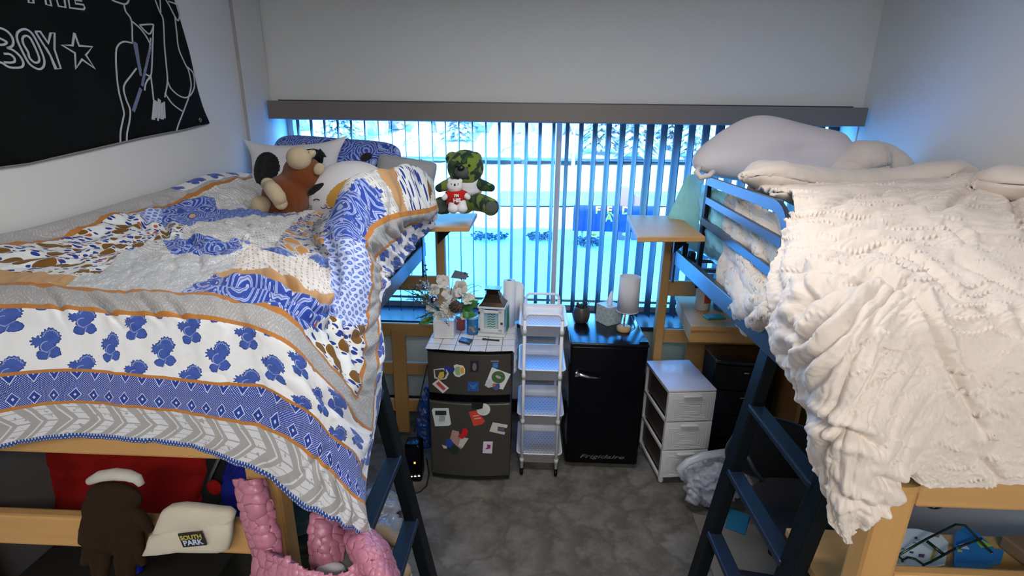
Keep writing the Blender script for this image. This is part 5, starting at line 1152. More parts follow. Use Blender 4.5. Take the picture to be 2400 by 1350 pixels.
q0 = aY(1409, 1070, by0); obj('lettering', text_mesh('Frigidaire', .036, frame_M((q0.x, by0-.002, q0.z), (1,0,0), (0,0,1)), .0015, .0005, .35, sx=2.0), M['chrome'], f2)
obj('hinge_cover', MB().prism([(0,0),(.05,0),(.05,.07),(.03,.07)], 0, .014, M=Matrix.Translation((bx1-.055, by0+.005, .836))), M['black_gloss'], f2)
ZB = .8365
# pot with a little lattice plant
p = aZ(1363, 763, ZB); rp = .052; p.y += rp; po_ = thing('plant_pot', 'round dark grey pot with a small plant on the black fridge', 'plant pot', (p.x, p.y, ZB))
gp = mat('dark_glaze', (.06,.055,.05), .3)
obj('pot', MB().lathe([(.030,0),(.044,.012),(.052,.04),(.053,.07),(.047,.098),(.042,.108),(.038,.105),(.042,.09),(.035,.085)], (p.x,p.y,ZB), 36, cap=True), gp, po_)
m = MB(); r = random.Random(9)
for k in range(16):
    a = r.uniform(0, 2*PI); L = r.uniform(.03,.06); b = Vector((p.x+math.cos(a)*.015, p.y+math.sin(a)*.015, ZB+.085)); tip = b+W(math.cos(a)*.02, math.sin(a)*.015, L); m.tube([b, b.lerp(tip,.5)+W(.003,0,0), tip], [.006,.005,.001], 6)
obj('succulent', m, mat('dark_succulent', (.04,.035,.02), .6), po_)
m = MB()
for i in range(4):
    for j in range(4):
        cxx = p.x+.002+i*.0125+(j % 2)*.006; zz = ZB+.10+j*.012
        m.tube([(cxx+.0055*math.cos(t), p.y-.01, zz+.0055*math.sin(t)) for t in np.linspace(0, 2*PI, 9)[:-1]], .0014, 5, closed=True)
obj('lattice_sprig', m, M['black'], po_)
# tissue box
q0 = aZ(1429, 765, ZB); tb = thing('tissue_box', 'pale patterned cube tissue box on the black fridge', 'tissue box', (q0.x, q0.y+.075, ZB), math.radians(35))
TM = Matrix.Translation((q0.x, q0.y+.075, ZB)) @ Matrix.Rotation(math.radians(33), 4, 'Z')
def f_tb():
    x, y, z = sepx(objc()); k = flr(z/.030); s = pmod(x+y+k*.022, .044)-.022; d = hyp(s, pmod(z, .030)-.004); return cmix(lt(absv(d-.018), .0022), (.42,.50,.48), (.66,.68,.66))
obj('box', MB().box((0,0,.058), (.112,.112,.116), .002, M=TM), mat('tissue_box_print', (.45,.5,.48), .6, fn=f_tb), tb)
obj('box_top', MB().box((0,0,.1175), (.112,.112,.003), .001, M=TM), mat('box_top', (.62,.65,.68), .6), tb)
net = [[TM @ Vector(v) for v in r] for r in (
 [(-.025,-.01,.117),(-.008,-.014,.117),(.01,-.01,.117),(.022,.0,.117)], [(-.035,-.012,.15),(-.01,-.02,.147),(.016,-.012,.15),(.030,.006,.152)], [(-.018,-.008,.176),(-.002,-.016,.180),(.016,-.008,.186),(.026,.006,.18)], [(.004,0,.200),(.010,-.006,.206),(.018,-.002,.210),(.022,.004,.205)])]
G, Uq, Vq = sheet(net, [0,.02,.04,.06], [0,.03,.06,.09], .003); G[..., 1] += .006*np.sin(np.linspace(0, 9, G.shape[1]))[None, :]
me = grid_mesh('tissue', G); o = link('tissue', me, paper, tb); me.transform(wmat(tb).inverted()); s = o.modifiers.new('t','SOLIDIFY'); s.thickness = .001
# table lamp
q0 = aZ(1464, 781, ZB); rb = .042; lc = (q0.x, q0.y+rb, ZB); tl = thing('table_lamp', 'small lamp with white cylinder shade and wooden base', 'lamp', lc)
obj('base', MB().lathe([(.040,0),(rb,.004),(rb,.026),(.038,.030),(.008,.031)], lc, 36), wood('lamp_wood', (.60,.40,.20), 0, rough=.3), tl)
obj('stem', MB().lathe([(.006,.03),(.006,.13)], lc, 14), M['chrome'], tl)
zt = aY(1476, 648, lc[1]).z-ZB; zb_ = aY(1470, 728, lc[1]).z-ZB
lcx = (aY(1474, 690, lc[1]).x, lc[1], ZB)
shm = mat('lamp_shade', (.72,.70,.72), .8, trans=0.0, bump=lambda: tex_noise(objc(), 500, 2), bumps=.15)
o = obj('lamp_shade', MB().lathe([(.0635,zb_),(.0615,zt)], lcx, 40, cap=False), shm, tl); s = o.modifiers.new('t','SOLIDIFY'); s.thickness = .002
obj('shade_ring', MB().tube([(lcx[0]+.0635*math.cos(a), lcx[1]+.0635*math.sin(a), ZB+zb_) for a in np.linspace(0, 2*PI, 41)[:-1]], .0018, 6, closed=True), M['white'], tl)
obj('cord', MB().tube([(lc[0]+.04, lc[1], ZB+.006), (lc[0]+.08, lc[1]+.05, ZB+.003), (bx1-.02, by1-.05, ZB+.003), (bx1+.015, by1-.03, .70)], .0022, 6), M['black'], tl)
# ------------------------------------------------------------------ big white pillow at the head of the right bed (closed loft through outlines)
wp = mat('satin_white_pillow', (.64,.59,.60), .5, bump=lambda: tex_noise(objc(), 40, 3), bumps=.1, bdist=.004, spec=.3)
OUT = [(1619,380),(1626,362),(1642,344),(1680,316),(1720,291),(1752,276),(1784,268),(1820,270),(1860,281),(1900,292),(1950,303),(1986,309),(1996,330),(2010,352),(2026,374),(2034,396),(2010,408),(1960,412),(1900,413),(1840,416),(1780,420),(1720,424),(1672,414),(1636,402),(1622,394)]
Yp = 2.84; P = [aY(x, y, Yp) for x, y in OUT]; cP = aY(1825, 350, Yp); n = len(P); vs = []; fs = []; K = 12
for sgn in (-1, 1):
    for k in range(K+1):
        t = k/K; rr_ = math.cos(t*PI/2); dy = math.sin(t*PI/2)
        for p in P:
            q_ = cP+(p-cP)*(rr_**.75 if k < K else 0.0); th = .115*dy*(1.0-.35*max(0, (q_.z-cP.z))/.13)
            dent = -.05*math.exp(-(((q_.x-1.38)/.14)**2+((q_.z-1.90)/.05)**2)) if sgn < 0 else 0
            vs.append(W(q_.x, Yp+sgn*(th+dent)+.25*(q_.z-cP.z), q_.z))
for s_i in range(2):
    o_ = s_i*(K+1)*n
    for k in range(K):
        for j in range(n):
            f_ = (o_+k*n+j, o_+k*n+(j+1) % n, o_+(k+1)*n+(j+1) % n, o_+(k+1)*n+j); fs.append(f_)
m = MB().add(vs, fs, 0, True); me = m.mesh('white_pillow'); b = bmesh.new(); b.from_mesh(me); bmesh.ops.remove_doubles(b, verts=b.verts, dist=1e-4); b.to_mesh(me); b.free()
t = thing('large_white_pillow', 'large smooth off-white pillow at the head of the right bed', 'pillow', (cP.x, Yp, 1.74))
o = obj('body', me, wp, t); ss = o.modifiers.new('s', 'SUBSURF'); ss.levels = 1; ss.render_levels = 2
ft_ = MB().tube([aY(1640,392,2.70), aY(1632,404,2.66), aY(1642,416,2.64), aY(1662,412,2.64), aY(1672,402,2.66)], [.012,.014,.014,.014,.012], 12)
obj('corner_loop', ft_, cream, t)
# turquoise sheet hanging over the head end, and bunched behind the guard rail
tq = mat('turquoise_sheet', (.34,.80,.86), .7, bump=lambda: tex_noise(objc(), 60, 3), bumps=.15, sheen=.1)
net = [[aY(x, y, d) for x, y, d in r] for r in (
 [(1612,412,2.99),(1622,408,2.96),(1634,410,2.90),(1646,420,2.84)], [(1598,440,3.02),(1612,438,2.99),(1628,440,2.94),(1644,450,2.88)], [(1582,474,3.04),(1600,474,3.01),(1620,478,2.96),(1642,486,2.90)],
 [(1567,506,3.05),(1592,510,3.02),(1615,520,2.97),(1640,528,2.91)], [(1572,530,3.06),(1597,540,3.02),(1617,556,2.97),(1640,566,2.91)], [(1590,560,3.06),(1603,572,3.02),(1619,582,2.97),(1638,592,2.91)])]
A1 = puff('x', net, [0,.06,.12,.18], [0,.08,.16,.24,.31,.38], [], .006, 71, 0, .006)
net = [[aX(x, y, X_) for x, y, X_ in r] for r in (
 [(1646,432,.955),(1672,440,.965),(1700,452,.965),(1726,466,.97)], [(1646,462,.945),(1672,474,.94),(1698,490,.95),(1722,500,.96)], [(1646,496,.94),(1670,510,.935),(1694,524,.94),(1716,540,.955)],
 [(1646,530,.94),(1668,548,.935),(1690,560,.94),(1714,574,.955)], [(1646,570,.95),(1668,582,.94),(1690,594,.945),(1712,606,.955)], [(1650,590,.97),(1670,604,.96),(1690,614,.96),(1710,622,.965)])]
A2 = puff('x', net, [0,.12,.24,.36], [0,.07,.14,.21,.29,.33], [([(1655,460),(1690,480),(1715,520)], 6, .012), ([(1650,520),(1680,540),(1700,580)], 6, .012), ([(1668,440),(1664,500),(1676,560)], 5, .010)], .006, 72, 0, .018)
bmj = bmesh.new()
for Gp, Up, Vp in (A1, A2):
    m_ = grid_mesh('tmp', Gp, Up, Vp); bmj.from_mesh(m_); bpy.data.meshes.remove(m_)
me = bpy.data.meshes.new('turquoise_sheet'); bmj.to_mesh(me); bmj.free()
for p in me.polygons: p.use_smooth = True
o = link('turquoise_sheet', me, tq); tag(o, 'turquoise bed sheet bunched behind the guard rail and hanging at the head post', 'bed sheet')
s = o.modifiers.new('t','SOLIDIFY'); s.thickness = .004
# ------------------------------------------------------------------ desk under the right bed
dk_ = thing('desk', 'birch desk under the head half of the right bed', 'desk', (1.3, 2.9, 0))
zt_ = 1.0; a = aZ(1620, 765, zt_); bk = aZ(1582, 683, zt_)
obj('desk_top', MB().prism([(a.x, a.y), (1.72, a.y+.02), (1.72, 3.12), (bk.x-.02, 3.12)], zt_-.022, zt_), M['birch'], dk_)
obj('apron', MB().prism([(a.x+.004, a.y+.012), (1.715, a.y+.03), (1.715, 3.11), (bk.x-.01, 3.11)], zt_-.095, zt_-.024), M['birch'], dk_)
for x in (1.56, 1.70): obj('side_panel', MB().box((x, 2.88, .45), (.025, .44, .90), .003), M['birchz'], dk_)
obj('back_panel', MB().box((1.35, 3.10, .60), (.66, .018, .60)), M['birch'], dk_)
# things on the desk
p = aZ(1645, 724, 1.0); p.y = 2.87; bt_ = thing('wipes_canister', 'white and red wipes canister on the desk under the right bed', 'canister', (p.x, p.y, 1.0))
hb = aY(1645, 640, p.y).z-1.0
obj('body', MB().lathe([(.040,0),(.043,.006),(.043,hb*.80),(.036,hb*.86)], (p.x,p.y,1.0), 30), mat('canister_white', (.6,.6,.6), .35), bt_)
obj('label', MB().lathe([(.0436,hb*.22),(.0436,hb*.78)], (p.x,p.y,1.0), 30, cap=False), mat('canister_label', (.5,.06,.03), .35, fn=lambda: cmix(lt(sepx(objc())[0], -.008), (.50,.055,.03), (.68,.64,.6))), bt_)
obj('lid', MB().lathe([(.038,hb*.86),(.038,hb*.97),(.034,hb)], (p.x,p.y,1.0), 30), M['white'], bt_)
p2 = W(p.x+.115, 2.87, 1.0); tg = thing('blue_tub', 'translucent blue tub beside the red wipes canister', 'tub', tuple(p2))
obj('body', MB().lathe([(.045,0),(.052,.01),(.055,.15),(.050,.16)], p2, 28), mat('blue_plastic', (.03,.22,.50), .2, coat=.3), tg); obj('lid', MB().lathe([(.057,.16),(.057,.18),(.05,.186)], p2, 28), mat('deep_blue_lid', (.02,.12,.3), .3), tg)
o = obj('teal_packet', MB().box((p.x+.02, 2.72, 1.008), (.11,.06,.014), .005, rot=(0,0,.2)), mat('teal_packet', (.03,.25,.30), .35)); tag(o, 'flat teal packet in front of the wipes canister', 'packet')
# ------------------------------------------------------------------ white drawer unit
C0 = [(.762,2.955),(.768,2.573),(1.045,2.606),(1.015,2.973)]; cxy = (.898, 2.777); ang = math.atan2(.033, .277)
DM = Matrix.Translation((cxy[0], cxy[1], 0)) @ Matrix.Rotation(ang, 4, 'Z'); dw, dd, dh = .272, .378, .62
du_ = thing('drawer_unit', 'white three-drawer plastic storage unit on casters', 'drawer unit', (cxy[0], cxy[1], 0), ang)
wpl = mat('pearl_plastic', (.66,.65,.66), .35); inn = mat('smoked_side', (.05,.035,.03), .4)
obj('top', MB().box((0,0,dh-.006), (dw+.006, dd+.006, .014), .005, M=DM, seg=3), mat('lilac_top', (.60,.60,.66), .3), du_)
m = MB()
for sx in (-1, 1):
    for sy in (-1, 1): m.box((sx*(dw/2-.008), sy*(dd/2-.008), dh/2+.02), (.016,.016,dh-.07), M=DM)
hz3 = (dh-.06)/3
for i in range(4):
    z = .045+i*hz3
    for sx in (-1, 1): m.box((sx*(dw/2-.006), 0, z), (.012, dd-.01, .016), M=DM)
    m.box((0, dd/2-.006, z), (dw-.01, .012, .016), M=DM)
obj('frame', m, wpl, du_)
for i in range(3):
    z0 = .048+i*hz3; zc = z0+hz3/2; m = MB(); m.box((0, -dd/2-.002, zc), (dw, .012, hz3-.005), .004, M=DM, seg=3)
    for k in range(6):
        w_, h_ = dw-.05-k*.030, hz3-.055-k*.020
        if h_ < .01: break
        zz = zc-.014
        for (cx_, cz_, ww, hh) in ((0, h_/2, w_, .0022), (0, -h_/2, w_, .0022), (-w_/2, 0, .0022, h_), (w_/2, 0, .0022, h_)): m.box((cx_, -dd/2-.0085, zz+cz_), (ww, .003, hh), M=DM)
    dr = obj('drawer', m, wpl, du_)
    obj('tub', MB().box((0, .005, zc-.005), (dw-.03, dd-.04, hz3-.03), .01, M=DM), inn, dr)
    obj('handle', MB().box((0, -dd/2-.014, z0+hz3-.022), (.105, .018, .012), .004, M=DM, seg=3), wpl, dr)
for sx in (-1, 1):
    for sy in (-1, 1): obj('caster', MB().ell(DM @ Vector((sx*(dw/2-.02), sy*(dd/2-.02), .020)), (.016,.016,.020), n=14).box((sx*(dw/2-.02), sy*(dd/2-.02), .040), (.014,.014,.012), M=DM), wpl, du_)
# black drawer unit
bk0, bk1 = 1.10, 1.47; bd = thing('black_drawer_unit', 'black storage tower with bowed drawer fronts under the desk', 'drawer unit', (1.285, 2.9, 0))
bg = mat('black_gloss_plastic', (.006,.007,.010), .22)
def bowp(x0, x1, y, bow, back, n=16): return [(x0+(x1-x0)*i/n, y-bow*(1-(2*i/n-1)**2)) for i in range(n+1)]+[(x1, back), (x0, back)]
obj('body', MB().prism(bowp(bk0+.006, bk1-.006, 2.80, .02, 2.99), .03, .70), M['black'], bd)
o = obj('top', MB().prism(bowp(bk0, bk1, 2.775, .03, 2.995), .70, .722), mat('glossy_black_top', (.006,.010,.03), .12, coat=.6), bd); bv = o.modifiers.new('b','BEVEL'); bv.width = .006; bv.segments = 3
for i in range(4):
    z0 = .05+i*.162; dr = obj('drawer', MB().prism(bowp(bk0+.004, bk1-.004, 2.782, .028, 2.80), z0, z0+.154), bg, bd)
    obj('handle', MB().box((1.27, 2.748, z0+.118), (.028, .010, .010), .002), M['chrome'], dr)
# ------------------------------------------------------------------ low desk top under the foot half, with papers and rack
ld = thing('low_desk', 'light wood desk under the foot of the right bed', 'desk', (1.4, 1.28, 0))
obj('desk_top', MB().box((1.40, 1.265, .735), (1.07, .30, .03), .004), M['birch'], ld)
obj('side_panel', MB().box((1.90, 1.265, .36), (.025, .28, .72), .003), M['birchz'], ld); obj('side_panel', MB().box((1.02, 1.33, .36), (.025, .14, .72), .003), M['birchz'], ld)
obj('drawer_front', MB().box((1.46, 1.15, .62), (.84, .02, .18), .004), M['birch'], ld)
def flatpoly(name, label, pts, z, c, th=.004, cat='paper', extra=()):
    m = MB().prism([(lambda v: (v.x, v.y))(aZ(x, y, z)) for x, y in pts], z, z+th); 
    if not extra: o = obj(name, m, mat(name+'_m', c, .5)); return tag(o, label, cat)
    q0 = aZ(*pts[0], z); t = thing(name, label, cat, tuple(q0)); obj('sheet', m, mat(name+'_m', c, .5), t)
    for k, (pp, cc_) in enumerate(extra): obj('print', MB().prism([(lambda v: (v.x, v.y))(aZ(x, y, z)) for x, y in pp], z+th+.0003, z+th+.0012), mat(name+'_p', cc_, .5), t)
flatpoly('paper_planner', 'white printed planner pages on the low desk under the wire rack', [(2066,1328),(2078,1240),(2150,1243),(2206,1258),(2222,1275),(2214,1325),(2170,1333)], .7515, (.62,.64,.64), .006,
  extra=[([(2131,1296),(2140,1297),(2139,1301),(2130,1300)], (.05,.04,.12)), ([(2152,1302),(2166,1303),(2164,1311),(2151,1309)], (.10,.05,.12)), ([(2143,1262),(2149,1263),(2148,1267),(2142,1266)], (.04,.04,.08)), ([(2139,1275),(2148,1276),(2147,1278),(2138,1277)], (.1,.1,.12)), ([(2112,1289),(2119,1290),(2118,1292),(2111,1291)], (.1,.1,.12)),
         ([(2188,1285),(2194,1287),(2186,1318),(2179,1316)], (.50,.33,.04)), ([(2068,1315),(2074,1285),(2104,1300),(2108,1326)], (.35,.45,.33)), ([(2190,1255),(2202,1258),(2199,1264),(2188,1261)], (.25,.15,.18))])
bl_ = flatpoly('blue_packet', 'bright blue packet with lime leaf print on the low desk', [(2236,1332),(2236,1262),(2258,1243),(2290,1262),(2330,1300),(2350,1300),(2344,1322),(2310,1334)], .7515, (.02,.16,.42), .02, 'packet',
  extra=[([(2282,1280),(2300,1279),(2322,1292),(2296,1297)], (.32,.45,.04)), ([(2243,1288),(2256,1286),(2268,1300),(2250,1298)], (.45,.45,.62)), ([(2240,1300),(2250,1302),(2252,1306),(2240,1306)], (.4,.45,.05))])
m = MB(); z = .80
R_ = lambda x, y, z: aZ(x, y, z)
pa = [R_(2104,1302,.775), R_(2116,1312,.765), R_(2128,1306,.79), R_(2145,1310,.79), R_(2165,1324,.765), R_(2180,1318,.775), R_(2240,1285,.80)]
m.tube(pa, .0035, 8); pb = [R_(2104,1302,.775), R_(2170,1264,.80), R_(2240,1229,.82), R_(2262,1231,.82), R_(2284,1254,.80), R_(2325,1295,.775)]; m.tube(pb, .0035, 8)
m.tube([R_(2172,1268,.80), R_(2215,1302,.785)], .005, 8); m.tube([pa[-1], R_(2300,1262,.80)], .0035, 8)
for q_ in (pa[1], pa[4], pb[-1]): m.tube([q_, W(q_.x, q_.y, .7515)], .0035, 6)
tag(obj('wire_rack', m, mat('green_black_wire', (.03,.05,.035), .2, .7)), 'folded dark wire rack lying over papers on the low desk', 'rack')
tag(obj('wood_block', MB().box((1.66, 1.33, .775), (.30,.12,.045), .006, rot=(0,0,.15)), mat('brown_box', (.22,.13,.07), .6)), 'brown box on the low desk right of the blue packet', 'box')
# items hung from the bed deck
p = aY(2195, 1160, 1.30); hb_ = thing('hanging_black_pouch', 'black rounded pouch hanging below the foot rail with a pale rim', 'pouch', tuple(p)); obj('body', MB().ell(aY(2190,1160,1.30), (.036,.03,.045), n=20), M['black'], hb_); obj('rim', MB().tube([aY(2165,1140,1.30), aY(2168,1170,1.285), aY(2188,1186,1.28), aY(2210,1180,1.285), aY(2218,1150,1.30)], .005, 8), mat('pale_blue_rim', (.3,.4,.6), .3), hb_)
o = obj('hanging_mint_cloth', MB().ell(aY(2262,1158,1.32), (.058,.03,.040), n=16, e=.8), mat('mint_cloth', (.32,.55,.48), .6)); tag(o, 'mint green cloth bulging below the foot rail of the right bed', 'cloth')
# ------------------------------------------------------------------ office chair
ch = thing('office_chair', 'black office chair pushed under the right bed behind the ladder', 'chair', (1.22, 1.80, 0)); sc_ = M['black']
bf = fabric('black_mesh', (.010,.011,.016), rough=.6)
obj('seat', MB().ell((1.22,1.80,.46), (.25,.25,.055), n=28, e=.75), bf, ch)
o = obj('backrest', MB().ell((1.13,2.03,.62), (.22,.035,.17), (.15,.35,0), n=28, e=.7), bf, ch)
obj('edge_highlight', MB().tube([aY(1752,1070,1.99), aY(1770,1105,1.985), aY(1798,1138,1.98), aY(1826,1160,1.98), aY(1846,1190,1.98)], .009, 10), M['rail_metal'], ch)  # slate tube stands in for the blue highlight along the backrest
obj('column', MB().lathe([(.03,.10),(.03,.28),(.018,.28),(.018,.43)], (1.22,1.80,0), 18), sc_, ch)
for k in range(5):
    a = 2*PI*k/5+.3; e_ = W(1.22+.27*math.cos(a), 1.80+.27*math.sin(a), .065); lg = obj('leg', MB().bar((1.22,1.80,.11), e_, .04, .025, .006), sc_, ch); obj('caster', MB().ell((e_.x, e_.y, .027), (.02,.02,.027), n=12), sc_, lg)
# ------------------------------------------------------------------ plastic bag of rubbish
bagm = mat('thin_plastic', (.62,.65,.74), .25, alpha=.62, spec=.7)
def crumple(name, shapes, m_, parent, vox, amp, fr, seed, sm=2):
    o = obj(name, shapes, m_, parent); r = o.modifiers.new('r','REMESH'); r.mode = 'VOXEL'; r.voxel_size = vox; apply_mods(o)
    me = o.data; n = len(me.vertices); co = np.empty(n*3); me.vertices.foreach_get('co', co); co = co.reshape(-1,3); no = np.array([v.normal[:] for v in me.vertices])
    d = (1-np.abs(fbm(co[:,0]*fr+seed+co[:,2]*fr*.7, co[:,1]*fr+co[:,2]*fr, 3, seed)))*amp; me.vertices.foreach_set('co', (co+no*(d-.5*amp)[:,None]).reshape(-1))
    for p in me.polygons: p.use_smooth = sm > 0
    me.update(); return o
pb_ = thing('plastic_bag', 'crumpled translucent shopping bag on the floor beside the white drawers', 'bag', (1.06, 2.42, 0))
m = MB(); m.ell((1.05,2.43,.15), (.16,.10,.15)); m.ell(aY(1618,1110,2.42), (.045,.045,.045)); m.ell(aY(1690,1078,2.45), (.11,.05,.04)); m.ell(aY(1625,1150,2.38), (.05,.045,.075)); m.ell((1.16,2.43,.18), (.09,.08,.13))
crumple('body', m, bagm, pb_, .007, .030, 17, 3)
m = MB().tube([aY(1600,1125,2.36), aY(1592,1100,2.36), aY(1612,1082,2.37), aY(1650,1068,2.39), aY(1700,1060,2.40), aY(1735,1075,2.40)], [.012,.022,.02,.022,.02,.012], 10, sx=.5)
obj('handle', m, bagm, pb_)
tag(obj('blue_carton', MB().box((1.06,2.42,.135), (.14,.09,.20), .006, rot=(.1,.1,.3)), mat('pale_blue_carton', (.30,.42,.72), .5, fn=lambda: cmix(gt(tex_noise(objc(), 14, 2), .55), (.28,.40,.72), (.62,.62,.52)))), 'pale blue carton inside the plastic bag', 'carton')
tag(obj('brown_wrapper', MB().ell(aY(1672,1098,2.42), (.04,.03,.022), (0,.3,0), n=12), mat('brown_wrap', (.30,.13,.05), .5)), 'brown wrapper showing in the opening of the plastic bag', 'wrapper')
# rug and flat blue magazine
p0, p1, p2_ = aZ(1622,1205,.0), aZ(1655,1320,.0), aZ(1700,1190,.0)
tag(obj('grey_rug', MB().prism([(p0.x,p0.y),(p1.x,p1.y-.25),(1.45,1.35),(1.50,2.20)], .001, .008), mat('rug_grey', (.20,.19,.18), .95, bump=lambda: tex_noise(objc(), 500, 2), bumps=.5)), 'lighter grey rug edge on the carpet behind the right ladder', 'rug')
q_ = aZ(1728,1222,.012); tag(obj('blue_magazine', MB().box((q_.x, q_.y, .013), (.10,.16,.006), rot=(0,0,-.5)), mat('magazine_blue', (.02,.18,.35), .4)), 'blue magazine on the rug under the plastic bag', 'magazine')
# floor things on the left: speaker box with lights, blue bag, cords, clear bag and shoes
sp_ = thing('black_power_box', 'black upright power box with small lit lights beside the left fridge', 'power box', (-.655, 2.55, 0))
o = obj('body', MB().box((-.655, 2.56, .125), (.095,.10,.25), .018, seg=4), M['black_gloss'], sp_)
wl_ = mat('white_led', (.8,.8,.8), .4, emit=(1,.95,.85), es=1.6); ol_ = mat('amber_led', (.8,.4,.1), .4, emit=(1,.45,.08), es=1.2)
for i in range(4): q_ = aY(955+i*9, 1118-i*.8, 2.506); obj('light', MB().box(q_, (.012,.003,.004)), wl_, sp_)
q_ = aY(972,1085,2.506); obj('light', MB().box(q_, (.010,.003,.012)), ol_, sp_)
bb = thing('blue_bag', 'crumpled blue bag wedged between the bed post and left fridge', 'bag', (-.62, 2.72, 0)); m = MB(); m.tube([(-.60,2.74,.50), (-.62,2.74,.36), (-.635,2.74,.24), (-.63,2.74,.10)], [.012,.035,.045,.04], 14)
blm = mat('blue_film', (.015,.06,.26), .3, fn=lambda: cmix(gt(tex_noise(objc(), 16, 3), .57), (.012,.05,.24), (.10,.13,.18)))
crumple('body', m, blm, bb, .007, .02, 22, 5)
m = MB().tube([(-.61,2.80,.62), (-.65,2.68,.40), (-.66,2.6,.28)], .004, 6); m2 = MB().tube([aZ(1000,1075,.006), aZ(1006,1110,.006), aZ(1000,1138,.006), aZ(985,1152,.006), aZ(965,1158,.006)], .004, 6)
tag(obj('power_cord', m2, M['black']), 'dark cord curling on the carpet around the black power box', 'cord'); tag(obj('power_cord', m, M['black']), 'dark cord rising behind the black power box', 'cord')
cb = thing('clear_bag', 'crumpled clear plastic bag on the floor behind the left ladder', 'bag', (-.78, 2.20, 0)); crumple('body', MB().ell((-.80,2.22,.05), (.14,.14,.05)).ell((-.72,2.10,.04), (.10,.09,.04)), mat('clear_film', (.42,.44,.47), .2, alpha=.75, spec=.8), cb, .008, .035, 19, 8)
bootm = mat('tan_suede', (.42,.30,.18), .8)
solem = mat('cream_sole', (.5,.44,.35), .7)
def shoe(x, y, rz, label):
    t = thing('shoe', label, 'shoe', (x, y, 0), rz, 'tan shoes on the floor'); Mx = Matrix.Translation((x, y, 0)) @ Matrix.Rotation(rz, 4, 'Z')
    m = MB(); 
    for yy, rx, ry, rz_, zc in ((-.085,.040,.05,.032,.045),(-.02,.040,.06,.042,.055),(.06,.038,.05,.055,.07)):
        b = bmesh.new(); bmesh.ops.create_uvsphere(b, u_segments=20, v_segments=12, radius=1); m.bm(b, 0, True, Mx @ Matrix.Translation((0,yy,zc)) @ Matrix.Diagonal((rx,ry,rz_,1)))
    blobby('upper', m, bootm, t, .006, 3)
    obj('sole', MB().prism([(.042*math.cos(a)*(1-.12*math.sin(a)), .135*math.sin(a)-.01) for a in np.linspace(0, 2*PI, 25)[:-1]], .001, .024, M=Mx), solem, t); return t
q_ = aZ(905,1250,.05); shoe(q_.x-.03, q_.y, 1.25, 'tan shoe lying in front of the clear plastic bag'); q_ = aZ(925,1275,.05); shoe(q_.x, q_.y-.10, 1.0, 'tan shoe nearest the left ladder')
# ------------------------------------------------------------------ black wall flag with white line drawing
XW = XL+.006
flag = thing('wall_flag', 'black cloth flag with white outline letters, star and figure drawing', 'wall flag', (XL, 1.9, 2.3))
OL = [(-700,470),(-300,440),(-60,398),(60,382),(200,352),(330,322),(430,303),(484,289),(478,270),(462,215),(440,120),(405,0),(372,-120),(352,-190)]
P = [aX(x, y, XW) for x, y in OL]; P = [p for p in P]; zt_ = P[-1].z; P.append(W(XW, .45, zt_)); P[0] = W(XW, .45, P[1].z-.02)
nseg = 60; ys = np.linspace(.45, P[7].y, 90)
botY = [p.y for p in P[:8]]; botZ = [p.z for p in P[:8]]; rY = [p.y for p in P[7:14]]; rZ = [p.z for p in P[7:14]]
G = np.zeros((50, 90, 3))
for i in range(50):
    v = i/49
    for j in range(90):
        u = j/89; yb = botY[0]+(botY[-1]-botY[0])*u; zb = np.interp(yb, botY, botZ); 
        zz = zb+(zt_-zb)*v; yr = np.interp(zz, rZ, rY); y = .45+(yr-.45)*u
        G[i, j] = (XW+.004+.006*abs(float(vnoise(np.array(y*3), np.array(zz*2.0), 3)))+.010*math.exp(-((u-1)/.03)**2)*math.exp(-(v/.06)**2), y, zz)
me = grid_mesh('cloth', G); o = link('cloth', me, mat('black_banner', (.007,.008,.010), .75, fn=lambda: cmix(tex_noise(objc(), 5, 4), (.002,.003,.003), (.008,.010,.010)), bump=lambda: tex_noise(objc(), 9, 3), bumps=.4, bdist=.01, spec=.1), flag); me.transform(wmat(flag).inverted())
s = o.modifiers.new('t','SOLIDIFY'); s.thickness = .002; s.offset = 1
edge = [W(XW+.008, p.y, p.z-.001) for p in P[1:8]]; obj('hem', MB().tube(edge, .0035, 6), mat('hem_grey', (.22,.21,.21), .8), flag)
q_ = aX(469, 281, XW+.016); obj('grommet', MB().tube([q_+W(0,.008*math.cos(a),.008*math.sin(a)) for a in np.linspace(0,2*PI,17)[:-1]], .003, 6, closed=True), mat('brass', (.35,.28,.2), .3, 1.0), flag)
ink = mat('white_print', (.50,.52,.56), .8)
S = 3.376
def pl(m, pts, r=.0042, k=S, smooth=True):
    n = len(pts); closed = pts[0] == pts[-1] and n < 12 and n != 6
    q = np.array([list(aX(x/k, y/k, XW)) for x, y in pts])
    if smooth and n > 2: q = cr(q, np.linspace(0, n-1, (n-1)*6+1))
    vs = []; N_ = len(q)
    for i in range(N_):
        d = q[min(i+1, N_-1)]-q[max(i-1, 0)]; d = d/max(1e-9, np.linalg.norm(d)); s = np.array([0, -d[2], d[1]])
        for sg in (1, -1):
            p = q[i]+s*sg*r*.72; X_ = XW+.0085+.006*abs(float(vnoise(np.array(p[1]*3), np.array(p[2]*2.0), 3)))
            vs += [(X_, p[1], p[2]), (X_-.0035, p[1], p[2])]
    fs = []
    for i in range(N_-1):
        a = 4*i; b = a+4; fs += [(a, a+2, b+2, b), (a+1, b+1, b+3, a+3), (a, b, b+1, a+1), (a+2, a+3, b+3, b+2)]
    fs += [(0, 1, 3, 2), (4*N_-4, 4*N_-2, 4*N_-1, 4*N_-3)]; m.add(vs, fs)
mt = MB()
